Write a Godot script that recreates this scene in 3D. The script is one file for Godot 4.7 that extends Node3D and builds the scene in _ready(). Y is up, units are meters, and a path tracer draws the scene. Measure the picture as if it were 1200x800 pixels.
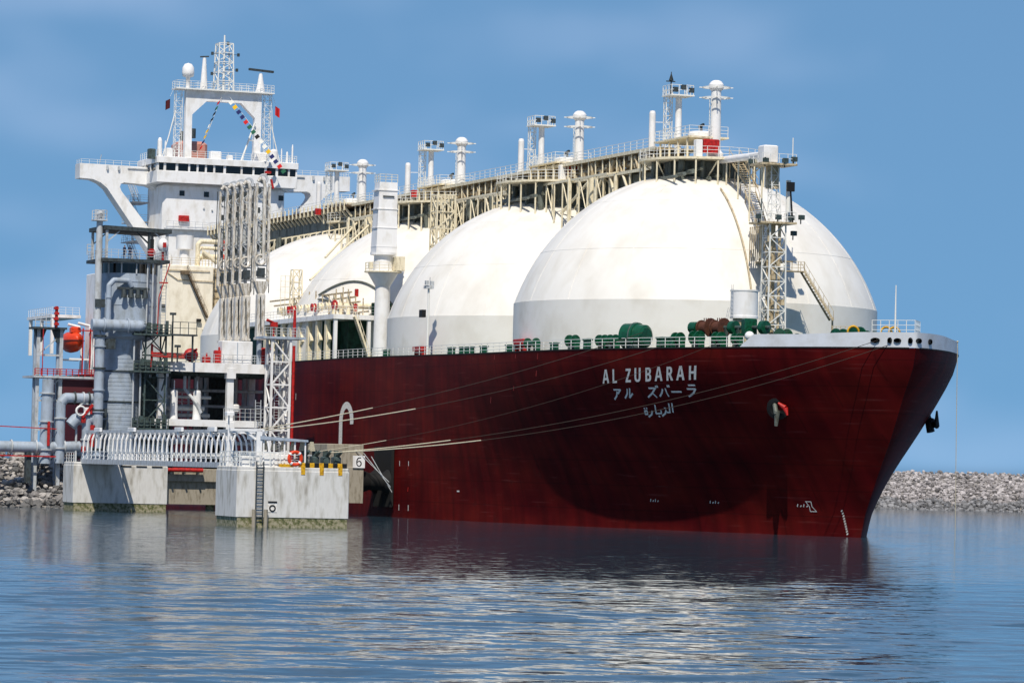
extends Node3D
# A gas carrier with spherical tanks lying at a jetty. Berth frame: x towards the bow, y up, z to starboard.

class MB:
	var v := PackedVector3Array()
	var n := PackedVector3Array()
	var t := PackedVector2Array()
	var c := PackedColorArray()
	var i := PackedInt32Array()
	func vert(p: Vector3, nn: Vector3, uv := Vector2.ZERO) -> int:
		v.append(p); n.append(nn); t.append(uv)
		return v.size() - 1
	func face(a: int, b: int, d: int, e: int):
		i.append_array([a, d, b, a, e, d])
	func quad(a: Vector3, b: Vector3, d: Vector3, e: Vector3):
		var nn = (b - a).cross(e - a)
		if nn.length_squared() < 1e-12: nn = (d - b).cross(e - d)
		nn = nn.normalized()
		face(vert(a, nn), vert(b, nn), vert(d, nn), vert(e, nn))
	func tri(a: Vector3, b: Vector3, d: Vector3):
		var nn = (b - a).cross(d - a).normalized()
		i.append_array([vert(a, nn), vert(d, nn), vert(b, nn)])
	func hexa(p: Array):   # eight corners: bottom ring 0..3, top ring 4..7
		var ct = Vector3.ZERO
		for q in p: ct += q / 8.0
		for f in [[0, 1, 5, 4], [1, 2, 6, 5], [2, 3, 7, 6], [3, 0, 4, 7], [3, 2, 1, 0], [4, 5, 6, 7]]:
			var nn = (p[f[1]] - p[f[0]]).cross(p[f[3]] - p[f[0]])
			if nn.dot(p[f[0]] + p[f[2]] - 2.0 * ct) >= 0.0: quad(p[f[0]], p[f[1]], p[f[2]], p[f[3]])
			else: quad(p[f[3]], p[f[2]], p[f[1]], p[f[0]])
	func box(ct: Vector3, s: Vector3, bs := Basis()):
		var h = s * 0.5
		var p = []
		for yy in [-1, 1]:
			for q in [[-1, 1], [1, 1], [1, -1], [-1, -1]]:
				p.append(ct + bs * Vector3(q[0] * h.x, yy * h.y, q[1] * h.z))
		hexa(p)
	func b2(a: Vector3, b: Vector3):   # box from corner to corner
		box((a + b) * 0.5, (b - a).abs())
	func cham(a: Vector3, b: Vector3, r: float):   # box with chamfered vertical and top edges
		var lo = Vector3(min(a.x, b.x), min(a.y, b.y), min(a.z, b.z))
		var hi = Vector3(max(a.x, b.x), max(a.y, b.y), max(a.z, b.z))
		var ring = func(y: float, k: float) -> Array:
			return [Vector3(lo.x + k + r, y, hi.z - k), Vector3(hi.x - k - r, y, hi.z - k), Vector3(hi.x - k, y, hi.z - k - r), Vector3(hi.x - k, y, lo.z + k + r), Vector3(hi.x - k - r, y, lo.z + k), Vector3(lo.x + k + r, y, lo.z + k), Vector3(lo.x + k, y, lo.z + k + r), Vector3(lo.x + k, y, hi.z - k - r)]
		var r0 = ring.call(lo.y, 0.0)
		var r1 = ring.call(hi.y - r, 0.0)
		var r2 = ring.call(hi.y, r)
		for j in 8:
			var m = (j + 1) % 8
			quad(r0[j], r0[m], r1[m], r1[j])
			quad(r1[j], r1[m], r2[m], r2[j])
		for j in range(1, 7):
			tri(r0[0], r0[j + 1], r0[j])
			tri(r2[0], r2[j], r2[j + 1])
	func bar(a: Vector3, b: Vector3, w: float, h := -1.0):
		if h < 0.0: h = w
		var y = (b - a)
		var l = y.length()
		if l < 1e-4: return
		y /= l
		var x = y.cross(Vector3.UP if abs(y.y) < 0.95 else Vector3.RIGHT).normalized()
		var z = x.cross(y)
		box((a + b) * 0.5, Vector3(w, l, h), Basis(x, y, z))
	func tube(a: Vector3, b: Vector3, r: float, r2 := -1.0, k := 8, cap := true):
		if r2 < 0.0: r2 = r
		var y = b - a
		if y.length() < 1e-5: return
		y = y.normalized()
		var x = y.cross(Vector3.UP if abs(y.y) < 0.95 else Vector3.RIGHT).normalized()
		var z = x.cross(y)
		var s = v.size()
		for j in k + 1:
			var an = TAU * j / k
			var d = x * cos(an) - z * sin(an)
			vert(a + d * r, d); vert(b + d * r2, d)
		for j in k:
			face(s + j * 2, s + j * 2 + 2, s + j * 2 + 3, s + j * 2 + 1)
		if cap:
			for e in 2:
				var ce = vert(b if e else a, y if e else -y)
				var q = v.size()
				for j in k:
					var an = TAU * j / k
					vert((b if e else a) + (x * cos(an) - z * sin(an)) * (r2 if e else r), y if e else -y)
				for j in k:
					if e: i.append_array([ce, q + (j + 1) % k, q + j])
					else: i.append_array([ce, q + j, q + (j + 1) % k])
	func path(ps: Array, r: float, k := 6):
		for j in ps.size() - 1: tube(ps[j], ps[j + 1], r, r, k, true)
		if r > 0.15:
			for j in range(1, ps.size() - 1): ball(ps[j], Vector3(r, r, r), 8)
	func lathe(ct: Vector3, prof: Array, k := 24, smooth := false, ax := Basis()):
		var m = prof.size()
		var nr = []
		for j in m - 1:
			var d: Vector2 = prof[j + 1] - prof[j]
			nr.append(Vector2(d.y, -d.x).normalized())
		for j in m - 1:
			var s = v.size()
			var na = nr[j]
			var nb = nr[j]
			if smooth:
				na = (nr[max(j - 1, 0)] + nr[j]).normalized()
				nb = (nr[j] + nr[min(j + 1, m - 2)]).normalized()
			for q in k + 1:
				var an = TAU * q / k
				var d = Vector3(cos(an), 0, -sin(an))
				vert(ct + ax * (d * prof[j].x + Vector3.UP * prof[j].y), ax * (d * na.x + Vector3.UP * na.y), Vector2(float(q) / k, prof[j].y))
				vert(ct + ax * (d * prof[j + 1].x + Vector3.UP * prof[j + 1].y), ax * (d * nb.x + Vector3.UP * nb.y), Vector2(float(q) / k, prof[j + 1].y))
			for q in k:
				face(s + q * 2, s + q * 2 + 2, s + q * 2 + 3, s + q * 2 + 1)
	func ball(ct: Vector3, r: Vector3, k := 12):
		var s = v.size()
		var m = maxi(4, k / 2)
		for a in m + 1:
			for q in k + 1:
				var th = PI * a / m - PI / 2
				var an = TAU * q / k
				var d = Vector3(cos(th) * cos(an), sin(th), -cos(th) * sin(an))
				vert(ct + d * r, (d / r).normalized())
		for a in m:
			for q in k:
				var o = s + a * (k + 1) + q
				face(o, o + 1, o + k + 2, o + k + 1)
	func prism(poly: PackedVector2Array, f: Transform3D, d: float):   # polygon in the f.xy plane, extruded d along f.z
		if Geometry2D.is_polygon_clockwise(poly): poly.reverse()
		var tr = Geometry2D.triangulate_polygon(poly)
		for j in range(0, tr.size(), 3):
			var a = poly[tr[j]]; var b = poly[tr[j + 1]]; var e = poly[tr[j + 2]]
			if (b - a).cross(e - a) < 0.0:
				var sw = b; b = e; e = sw
			tri(f * Vector3(a.x, a.y, d), f * Vector3(b.x, b.y, d), f * Vector3(e.x, e.y, d))
			tri(f * Vector3(a.x, a.y, 0), f * Vector3(e.x, e.y, 0), f * Vector3(b.x, b.y, 0))
		for j in poly.size():
			var a = poly[j]
			var b = poly[(j + 1) % poly.size()]
			quad(f * Vector3(a.x, a.y, 0), f * Vector3(b.x, b.y, 0), f * Vector3(b.x, b.y, d), f * Vector3(a.x, a.y, d))
	func rail(ps: Array, h := 1.1, rows := 3, gap := 1.6, r := 0.028):
		for j in ps.size() - 1:
			var a: Vector3 = ps[j]
			var b: Vector3 = ps[j + 1]
			var m = maxi(1, int(round(a.distance_to(b) / gap)))
			for q in m + 1:
				if q == 0 and j > 0: continue
				var p = a.lerp(b, float(q) / m)
				bar(p, p + Vector3.UP * h, r * 2)
			for q in rows:
				var up = Vector3.UP * h * float(q + 1) / rows
				bar(a + up, b + up, r * 1.7)
	func lattice(a: Vector3, b: Vector3, w0: float, w1: float, m: int, r: float):
		var q = [[-1, -1], [1, -1], [1, 1], [-1, 1]]
		for j in m:
			for s in 4:
				var pt = func(k: int, l: int) -> Vector3:
					var fr = float(l) / m
					var w = lerpf(w0, w1, fr) * 0.5
					return a.lerp(b, fr) + Vector3(q[k % 4][0] * w, 0, q[k % 4][1] * w)
				bar(pt.call(s, j), pt.call(s, j + 1), r * 2)
				bar(pt.call(s, j + 1), pt.call(s + 1, j + 1), r * 1.3)
				if j % 2: bar(pt.call(s, j), pt.call(s + 1, j + 1), r * 1.3)
				else: bar(pt.call(s + 1, j), pt.call(s, j + 1), r * 1.3)
	func ladder(a: Vector3, b: Vector3, side: Vector3, w := 0.45, gap := 0.4, r := 0.03):
		bar(a + side * w / 2, b + side * w / 2, r * 2)
		bar(a - side * w / 2, b - side * w / 2, r * 2)
		var m = int(a.distance_to(b) / gap)
		for q in range(1, m):
			var p = a.lerp(b, float(q) / m)
			bar(p - side * w / 2, p + side * w / 2, r * 1.4)
	func stairs(a: Vector3, b: Vector3, side: Vector3, w := 0.8):
		for s in [-0.5, 0.5]:
			bar(a + side * w * s, b + side * w * s, 0.06, 0.22)
			bar(a + side * w * s + Vector3.UP, b + side * w * s + Vector3.UP, 0.05)
			for q in 7:
				var p = a.lerp(b, q / 6.0) + side * w * s
				bar(p, p + Vector3.UP, 0.045)
		var m = maxi(2, int(abs(a.y - b.y) / 0.28))
		for q in m:
			var p = a.lerp(b, (q + 0.5) / m)
			box(p, Vector3(0.3 if abs(side.z) > 0.5 else w, 0.05, w if abs(side.z) > 0.5 else 0.3))
	func mesh(off := Vector3.ZERO) -> ArrayMesh:
		var vv = v
		if off != Vector3.ZERO:
			vv = PackedVector3Array()
			vv.resize(v.size())
			for j in v.size(): vv[j] = v[j] - off
		var ar = []
		ar.resize(Mesh.ARRAY_MAX)
		ar[Mesh.ARRAY_VERTEX] = vv
		ar[Mesh.ARRAY_NORMAL] = n
		ar[Mesh.ARRAY_TEX_UV] = t
		if c.size() == v.size() and c.size() > 0: ar[Mesh.ARRAY_COLOR] = c
		ar[Mesh.ARRAY_INDEX] = i
		var m = ArrayMesh.new()
		m.add_surface_from_arrays(Mesh.PRIMITIVE_TRIANGLES, ar)
		return m

const WAVE_SLOPE := 0.029
const FWD := Vector3(0.34939, 0, 0.93698)
const STB := Vector3(-0.93698, 0, 0.34939)
const ORG := Vector3(20.5837, 0, -417.8555)
var BB := Basis(FWD, Vector3.UP, STB)
var base := Vector3.ZERO
var taken := {}
var M := {}
var rng := RandomNumberGenerator.new()

func mb() -> MB: return MB.new()

func named(nm: String) -> String:
	if not taken.has(nm):
		taken[nm] = 0
		return nm
	taken[nm] += 1
	return "%s_%03d" % [nm, taken[nm]]

func thing(nm: String, label: String, cat: String, pos: Vector3, group := "") -> Node3D:
	var o := Node3D.new()
	o.name = named(nm)
	o.transform = Transform3D(BB, ORG + BB * pos)
	add_child(o)
	o.set_meta("label", label)
	o.set_meta("category", cat)
	if group != "": o.set_meta("group", group)
	base = pos
	return o

func part(parent: Node3D, nm: String, b: MB, m: Material, label := "") -> MeshInstance3D:
	var o := MeshInstance3D.new()
	o.mesh = b.mesh(base)
	o.material_override = m
	o.name = nm
	parent.add_child(o, true)
	if label != "": o.set_meta("label", label)
	return o

func setting(nm: String, b: MB, m: Material, kind := "structure") -> MeshInstance3D:
	var o := MeshInstance3D.new()
	o.mesh = b.mesh()
	o.material_override = m
	o.name = nm
	add_child(o)
	o.set_meta("kind", kind)
	return o

# ---------------------------------------------------------------- textures and materials
func noise_img(sz: int, seed_: int, freq: float, oct: int, warp := false) -> Image:
	var f := FastNoiseLite.new()
	f.seed = seed_
	f.frequency = freq
	f.fractal_octaves = oct
	f.noise_type = FastNoiseLite.TYPE_SIMPLEX_SMOOTH
	if warp:
		f.domain_warp_enabled = true
		f.domain_warp_amplitude = 20.0
	return f.get_seamless_image(sz, sz)

func ramp_tex(img: Image, stops: Array, fine: Image = null, fw := 0.0) -> ImageTexture:
	var w = img.get_width()
	var out := Image.create(w, w, true, Image.FORMAT_RGB8)
	var lut = []
	for k in 256:
		var x = k / 255.0
		var col: Color = stops[0][1]
		for s in stops.size() - 1:
			if x >= stops[s][0]:
				col = stops[s][1].lerp(stops[s + 1][1], clampf((x - stops[s][0]) / (stops[s + 1][0] - stops[s][0]), 0, 1))
		lut.append(col)
	for y in w:
		for x in w:
			var val = img.get_pixel(x, y).r
			if fine: val = clampf(val + (fine.get_pixel(x, y).r - 0.5) * fw, 0, 1)
			out.set_pixel(x, y, lut[int(val * 255.0)])
	out.generate_mipmaps()
	return ImageTexture.create_from_image(out)

func mat(col: Color, rough := 0.55, tex: Texture2D = null, sc := Vector3(0.2, 0.2, 0.2), metal := 0.0) -> StandardMaterial3D:
	var m := StandardMaterial3D.new()
	m.albedo_color = col
	m.roughness = rough
	m.metallic = metal
	if tex:
		m.albedo_texture = tex
		m.uv1_triplanar = true
		m.uv1_scale = sc
	return m

func make_materials():
	var n1 = noise_img(512, 11, 0.012, 5)
	var n2 = noise_img(512, 23, 0.06, 4)
	var g = func(a: float) -> Color: return Color(a, a, a)
	var paint = ramp_tex(n1, [[0.0, Color(0.80, 0.78, 0.74)], [0.35, Color(0.93, 0.92, 0.9)], [0.6, Color(1, 1, 1)], [1.0, Color(0.97, 0.96, 0.95)]], n2, 0.35)
	var clean = ramp_tex(n1, [[0.0, Color(0.90, 0.885, 0.86)], [0.4, Color(0.97, 0.965, 0.955)], [0.6, Color(1, 1, 1)], [1.0, Color(0.985, 0.98, 0.975)]], n2, 0.25)
	var dirty = ramp_tex(n1, [[0.0, Color(0.62, 0.57, 0.50)], [0.4, Color(0.86, 0.84, 0.8)], [0.62, Color(1, 1, 1)], [1.0, Color(0.9, 0.88, 0.86)]], n2, 0.6)
	var conc = ramp_tex(n1, [[0.0, Color(0.70, 0.68, 0.65)], [0.3, Color(0.86, 0.85, 0.83)], [0.6, Color(0.95, 0.945, 0.94)], [1.0, Color(0.90, 0.89, 0.88)]], n2, 0.22)
	var algae = ramp_tex(n1, [[0.0, Color(0.24, 0.27, 0.14)], [0.4, Color(0.44, 0.44, 0.28)], [0.55, Color(0.58, 0.55, 0.45)], [1.0, Color(0.68, 0.65, 0.56)]], n2, 0.8)
	var rock = ramp_tex(n1, [[0.0, Color(0.68, 0.67, 0.66)], [0.5, Color(0.88, 0.87, 0.86)], [1.0, Color(1, 0.99, 0.98)]], n2, 0.8)
	M.tank = mat(Color(0.915, 0.905, 0.88), 0.5, clean, Vector3(0.035, 0.02, 0.035))
	M.arm = mat(Color(0.86, 0.85, 0.83), 0.5, dirty, Vector3(0.5, 0.12, 0.5))
	M.white = mat(Color(0.93, 0.93, 0.93), 0.45, clean, Vector3(0.08, 0.04, 0.08))
	M.white_thin = mat(Color(0.9, 0.9, 0.88), 0.5)
	M.cream = mat(Color(0.92, 0.88, 0.77), 0.55, paint, Vector3(0.3, 0.12, 0.3))
	M.cream_house = mat(Color(0.95, 0.92, 0.85), 0.55, clean, Vector3(0.1, 0.05, 0.1))
	M.tan = mat(Color(0.80, 0.74, 0.62), 0.65, dirty, Vector3(0.3, 0.2, 0.3))
	M.brown = mat(Color(0.46, 0.40, 0.32), 0.8, dirty, Vector3(0.4, 0.4, 0.4))
	M.trough = mat(Color(0.42, 0.45, 0.43), 0.6, dirty, Vector3(0.2, 0.1, 0.2))
	M.grey = mat(Color(0.64, 0.69, 0.75), 0.5, paint, Vector3(0.12, 0.05, 0.12))
	M.grey_light = mat(Color(0.74, 0.76, 0.78), 0.55, paint, Vector3(0.2, 0.1, 0.2))
	M.grey_dark = mat(Color(0.23, 0.27, 0.29), 0.6, dirty, Vector3(0.3, 0.2, 0.3))
	M.steel_green = mat(Color(0.27, 0.34, 0.34), 0.6, dirty, Vector3(0.3, 0.2, 0.3))
	M.bulwark = mat(Color(0.82, 0.84, 0.87), 0.5, clean, Vector3(0.08, 0.06, 0.08))
	M.deck = mat(Color(0.12, 0.30, 0.23), 0.75, dirty, Vector3(0.1, 0.1, 0.1))
	M.green = mat(Color(0.05, 0.33, 0.22), 0.35, dirty, Vector3(0.35, 0.35, 0.35))
	M.red = mat(Color(0.74, 0.12, 0.09), 0.5, dirty, Vector3(0.3, 0.3, 0.3))
	M.orange = mat(Color(0.88, 0.26, 0.08), 0.4, paint, Vector3(0.3, 0.3, 0.3))
	M.salmon = mat(Color(0.80, 0.55, 0.48), 0.6, paint, Vector3(0.1, 0.1, 0.1))
	M.yellow = mat(Color(0.88, 0.68, 0.08), 0.55, dirty, Vector3(0.4, 0.4, 0.4))
	M.black = mat(Color(0.035, 0.035, 0.04), 0.6)
	M.rubber = mat(Color(0.05, 0.055, 0.06), 0.8, dirty, Vector3(0.5, 0.5, 0.5))
	M.glass = mat(Color(0.03, 0.05, 0.055), 0.08)
	M.rust = mat(Color(0.36, 0.20, 0.13), 0.8, dirty, Vector3(0.5, 0.5, 0.5))
	M.rope = mat(Color(0.24, 0.205, 0.18), 0.9, dirty, Vector3(2, 2, 2))
	M.rope_light = mat(Color(0.80, 0.78, 0.70), 0.9, dirty, Vector3(2, 2, 2))
	M.letter = mat(Color(0.93, 0.92, 0.90), 0.6, paint, Vector3(0.6, 0.6, 0.6))
	M.concrete = mat(Color(0.88, 0.88, 0.87), 0.85, conc, Vector3(0.14, 0.035, 0.14))
	M.concrete_dark = mat(Color(0.66, 0.63, 0.57), 0.85, conc, Vector3(0.3, 0.08, 0.3))
	M.algae = mat(Color(1, 1, 1), 0.6, algae, Vector3(0.3, 0.3, 0.3))
	M.rock = []
	for k in [Color(0.72, 0.71, 0.70), Color(0.60, 0.59, 0.585), Color(0.80, 0.785, 0.77), Color(0.47, 0.47, 0.47)]:
		M.rock.append(mat(k, 0.9, rock, Vector3(0.5, 0.5, 0.5)))
	M.rock_bed = mat(Color(0.60, 0.59, 0.585), 0.9, rock, Vector3(0.5, 0.5, 0.5))
	# hull paint: vertical weathering streaks, scuffs and faded patches in the red topside paint
	var w = 2048
	var h = 256
	var im := Image.create(w, h, true, Image.FORMAT_RGB8)
	var fa := FastNoiseLite.new(); fa.seed = 5; fa.frequency = 0.012; fa.fractal_octaves = 4
	var fb := FastNoiseLite.new(); fb.seed = 9; fb.frequency = 0.05; fb.fractal_octaves = 3
	for x in w:
		for y in h:
			var st = fb.get_noise_2d(x * 1.6, y * 0.10)
			var pa = fa.get_noise_2d(x, y * 1.4)
			var f = 1.0 + 0.20 * st + 0.25 * pa
			var col = Color(0.32 * f, 0.058 * (1.0 + 0.5 * pa) * f, 0.060 * f)
			var sc = fb.get_noise_2d(x * 0.25 + 300.0, y * 5.0)
			if sc > 0.47: col = col.lerp(Color(0.50, 0.36, 0.34), (sc - 0.47) * 1.6)
			if y % 27 == 5 or (x + (y / 27) * 31) % 74 == 0: col = col.darkened(0.16)
			var rub = fb.get_noise_2d(x * 0.9 + 900.0, y * 0.8)
			if y > 120 and rub > 0.42: col = col.lerp(Color(0.30, 0.10, 0.09), minf((rub - 0.42) * 3.0, 0.5))
			im.set_pixel(x, y, col)
	for k in 90:
		var x0 = rng.randi() % w
		var y0 = 20 + rng.randi() % 60
		var ln = 8 + rng.randi() % 45
		for q in ln:
			var xx = clampi(x0, 0, w - 1)
			var cc = im.get_pixel(xx, mini(y0 + q, h - 1))
			im.set_pixel(xx, mini(y0 + q, h - 1), cc.lerp(Color(0.34, 0.15, 0.10) if k % 3 else Color(0.12, 0.04, 0.04), 0.35 * (1.0 - float(q) / ln)))
	im.generate_mipmaps()
	M.hull = mat(Color(1, 1, 1), 0.55)
	M.hull.metallic_specular = 0.18
	M.hull.albedo_texture = ImageTexture.create_from_image(im)

# ---------------------------------------------------------------- hull form
const XS := [[-4.0, 43.9], [0.0, 43.9], [2.3, 44.8], [6.0, 47.3], [10.0, 50.3], [14.0, 52.8], [17.0, 54.9], [19.0, 55.5], [21.0, 56.8]]

func xs(y: float) -> float:
	for k in XS.size() - 1:
		if y <= XS[k + 1][0]:
			return lerpf(XS[k][1], XS[k + 1][1], clampf((y - XS[k][0]) / (XS[k + 1][0] - XS[k][0]), 0, 1))
	return XS[-1][1]

func hb(x: float, y: float) -> float:
	if x < -205.0:
		var k = clampf((-205.0 - x) / 36.0, 0, 1)
		return 22.9 * (1.0 - 0.35 * k * k)
	var ye = 0.0
	if y > 10.0: ye = y - 5.0
	elif y > 0.0: ye = y * y / 20.0
	var t = minf(0.7 * smoothstep(0.0, 19.0, y) + 0.3 * ye / 14.0, 1.03)
	var e = xs(y)
	if x >= e: return 0.0
	var s = clampf((x + 40.0) / (e + 40.0), 0, 1)
	var lo = 22.9 * pow(maxf(0.0, 1.0 - pow(s, 1.7)), 0.87)
	var s2 = clampf((x + 5.0) / (e + 5.0), 0, 1)
	var hi = 22.9 * pow(maxf(0.0, 1.0 - pow(s2, 2.2)), 0.8)
	return lerpf(lo, hi, t)

func dky(x: float) -> float:
	return lerpf(19.45, 19.0, smoothstep(-60.0, 5.0, x))

func hp(x: float, y: float, off := 0.0) -> Vector3:
	return Vector3(x, y, hb(x, y) + off)

func hull_strip(b: MB, pts: Array, w: float, off := 0.03):   # a painted stroke that follows the plating, pts in (x, y)
	for k in pts.size() - 1:
		var a: Vector2 = pts[k]
		var e: Vector2 = pts[k + 1]
		var d = (e - a).normalized()
		var s = Vector2(-d.y, d.x) * w * 0.5
		a -= d * w * 0.3
		e += d * w * 0.3
		b.quad(hp(a.x - s.x, a.y - s.y, off), hp(e.x - s.x, e.y - s.y, off), hp(e.x + s.x, e.y + s.y, off), hp(a.x + s.x, a.y + s.y, off))

func hull_grid(ylist: Array, xa: float, nu: int, ease: float, flip := 1.0) -> MB:
	var b = mb()
	var rows = ylist.size()
	var P = []
	for j in rows:
		var row = []
		for k in nu + 1:
			var u = 1.0 - pow(1.0 - float(k) / nu, ease)
			var yt: float = ylist[j]
			var x = lerpf(xa, xs(min(yt, 19.0)), u)
			var y = yt
			if yt > 18.99: y = dky(x)
			row.append(Vector3(x, y, hb(x, min(y, 19.0)) * flip))
		P.append(row)
	for j in rows:
		for k in nu + 1:
			var du = P[j][min(k + 1, nu)] - P[j][max(k - 1, 0)]
			var dv = P[min(j + 1, rows - 1)][k] - P[max(j - 1, 0)][k]
			var nn = du.cross(dv).normalized() * flip
			if k == nu:
				du = P[j][nu - 1] - P[j][nu - 3]
				nn = du.cross(dv).normalized() * flip
			b.vert(P[j][k], nn, Vector2((P[j][k].x + 245.0) / 310.0, (21.0 - P[j][k].y) / 25.0))
	for j in rows - 1:
		for k in nu:
			var o = j * (nu + 1) + k
			if flip > 0: b.face(o, o + 1, o + nu + 2, o + nu + 1)
			else: b.face(o + 1, o, o + nu + 1, o + nu + 2)
	return b

func join(a: MB, e: MB):
	var o = a.v.size()
	a.v.append_array(e.v); a.n.append_array(e.n); a.t.append_array(e.t)
	for k in e.i: a.i.append(k + o)

# ---------------------------------------------------------------- the ship
func ship_hull(ship: Node3D):
	var ys = [-4.0, -1.5, 0.0, 1.2, 2.3, 3.6, 5.0, 6.5, 8.0, 9.5, 11.0, 12.5, 14.0, 15.5, 17.0, 18.0, 19.0]
	var b = hull_grid(ys, -75.0, 90, 1.5)
	join(b, hull_grid(ys, -75.0, 90, 1.5, -1.0))
	# straight side and stern
	for s in [1.0, -1.0]:
		var xl = [-241.0, -232.0, -224.0, -214.0, -205.0, -180.0, -150.0, -120.0, -100.0, -75.0]
		var st = b.v.size()
		for x in xl:
			for y in [-4.0, 0.0, 6.0, 12.0, dky(x)]:
				var nn = Vector3(0 if x > -206 else -0.3, 0, s).normalized()
				b.vert(Vector3(x, y, hb(x, y) * s), nn, Vector2((x + 245.0) / 310.0, (21.0 - y) / 25.0))
		for k in xl.size() - 1:
			for j in 4:
				var o = st + k * 5 + j
				if s > 0: b.face(o, o + 5, o + 6, o + 1)
				else: b.face(o + 5, o, o + 1, o + 6)
	b.quad(Vector3(-241, -4, -14.9), Vector3(-241, -4, 14.9), Vector3(-241, 19.4, 14.9), Vector3(-241, 19.4, -14.9))
	var hull = part(ship, "hull", b, M.hull)
	# sheer strake edge: the rounded deck edge plate
	b = mb()
	for s in [1.0, -1.0]:
		var last = null
		for k in 120:
			var x = lerpf(-240.0, 55.2, 1.0 - pow(1.0 - k / 119.0, 1.4))
			var p = Vector3(x, dky(x), (hb(x, 19.0) - 0.02) * s)
			if last != null: b.bar(last, p, 0.1, 0.12)
			last = p
	part(hull, "deck_edge", b, M.rubber)
	# bulwark round the bow
	b = mb()
	for s in [1.0, -1.0]:
		var rows = []
		for k in 41:
			var x = lerpf(40.6, 55.495, 1.0 - pow(1.0 - k / 40.0, 2.0))
			var up = smoothstep(40.4, 42.2, x) * (1.28 + 0.22 * smoothstep(46.0, 53.0, x))
			var z0 = hb(x, 19.0)
			var flare = 0.0
			var lo = Vector3(x, 19.04, (z0 + 0.03) * s)
			var hi = Vector3(x + 0.12 * smoothstep(47.0, 54.0, x), 19.04 + up, (z0 + 0.03 + flare) * s)
			if k == 40: lo.z = 0; hi.z = 0
			rows.append([lo, hi, hi - Vector3(0.12 if x > 52 else 0.0, 0, 0.16 * s), lo - Vector3(0.12 if x > 52 else 0.0, 0, 0.16 * s)])
		for k in 40:
			var p = rows[k]
			var q = rows[k + 1]
			for e in 3:
				if s > 0: b.quad(p[e], q[e], q[e + 1], p[e + 1])
				else: b.quad(q[e], p[e], p[e + 1], q[e + 1])
	var bul = part(hull, "bulwark", b, M.bulwark)
	for h in [[3.3, 0.40, 0.22], [2.2, 0.20, 0.26], [1.6, 0.32, 0.2], [0.55, 0.2, 0.26], [-0.3, 0.3, 0.22], [-2.2, 0.3, 0.24]]:
		var hx = func(z: float) -> float:
			var lo = 40.0
			var hi = 55.5
			for q in 40:
				var md = (lo + hi) * 0.5
				if hb(md, 19.0) > absf(z): lo = md
				else: hi = md
			return lo
		var tan_ = Vector3(hx.call(h[0] - 0.25) - hx.call(h[0] + 0.25), 0, -0.5).normalized()
		var out_ = tan_.cross(Vector3.UP) * -1.0
		if out_.x < 0: out_ = -out_
		var c = Vector3(hx.call(h[0]) + 0.08, 19.72, h[0]) + out_ * 0.05
		var bs = Basis(tan_ * h[1] / 0.45, out_, Vector3.UP * h[2] / 0.45)
		b = mb()
		b.lathe(c, [Vector2(0.30, 0.02), Vector2(0.38, 0.16), Vector2(0.52, 0.10), Vector2(0.58, -0.2)], 16, true, bs)
		var ring = part(bul, "fairlead", b, M.white_thin)
		ring.set_meta("label", "oval mooring opening in bow bulwark")
		b = mb()
		b.lathe(c, [Vector2(0.35, 0.05), Vector2(0.001, 0.05)], 16, false, bs)
		part(bul, "fairlead_opening", b, M.black)
	# deck
	b = mb()
	var prev = null
	for k in 121:
		var x = lerpf(-240.5, 55.4, 1.0 - pow(1.0 - k / 120.0, 1.3))
		var z = hb(x, 19.0) - 0.06
		var r = [Vector3(x, dky(x) - 0.05, z), Vector3(x, dky(x) - 0.05, -z)]
		if prev != null: b.quad(prev[0], r[0], r[1], prev[1])
		prev = r
	part(ship, "deck", b, M.deck)
	# name in three scripts
	var tm := TextMesh.new()
	tm.text = "A L   Z U B A R A H"
	var f := SystemFont.new()
	f.font_names = PackedStringArray(["Droid Sans"])
	f.font_weight = 700
	tm.font = f
	tm.font_size = 64
	tm.pixel_size = 0.02
	tm.depth = 0.02
	var ar = tm.get_mesh_arrays()
	var tv: PackedVector3Array = ar[Mesh.ARRAY_VERTEX]
	var lo_ = Vector3(1e9, 1e9, 0)
	var hi_ = Vector3(-1e9, -1e9, 0)
	for p in tv:
		lo_ = lo_.min(p); hi_ = hi_.max(p)
	b = mb()
	for k in tv.size():
		var fx = (tv[k].x - lo_.x) / (hi_.x - lo_.x)
		var fy = (tv[k].y - lo_.y) / (hi_.y - lo_.y)
		var x = 20.1 + 14.0 * fx + 0.82 * fy
		var y = 15.38 + 0.37 * fx + 1.45 * fy
		b.vert(hp(x, y, 0.03 + tv[k].z), Vector3(0.2, -0.3, 0.9).normalized())
	b.i = ar[Mesh.ARRAY_INDEX]
	part(hull, "name_lettering", b, M.letter, "white capital letters reading AL ZUBARAH")
	b = mb()
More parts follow.
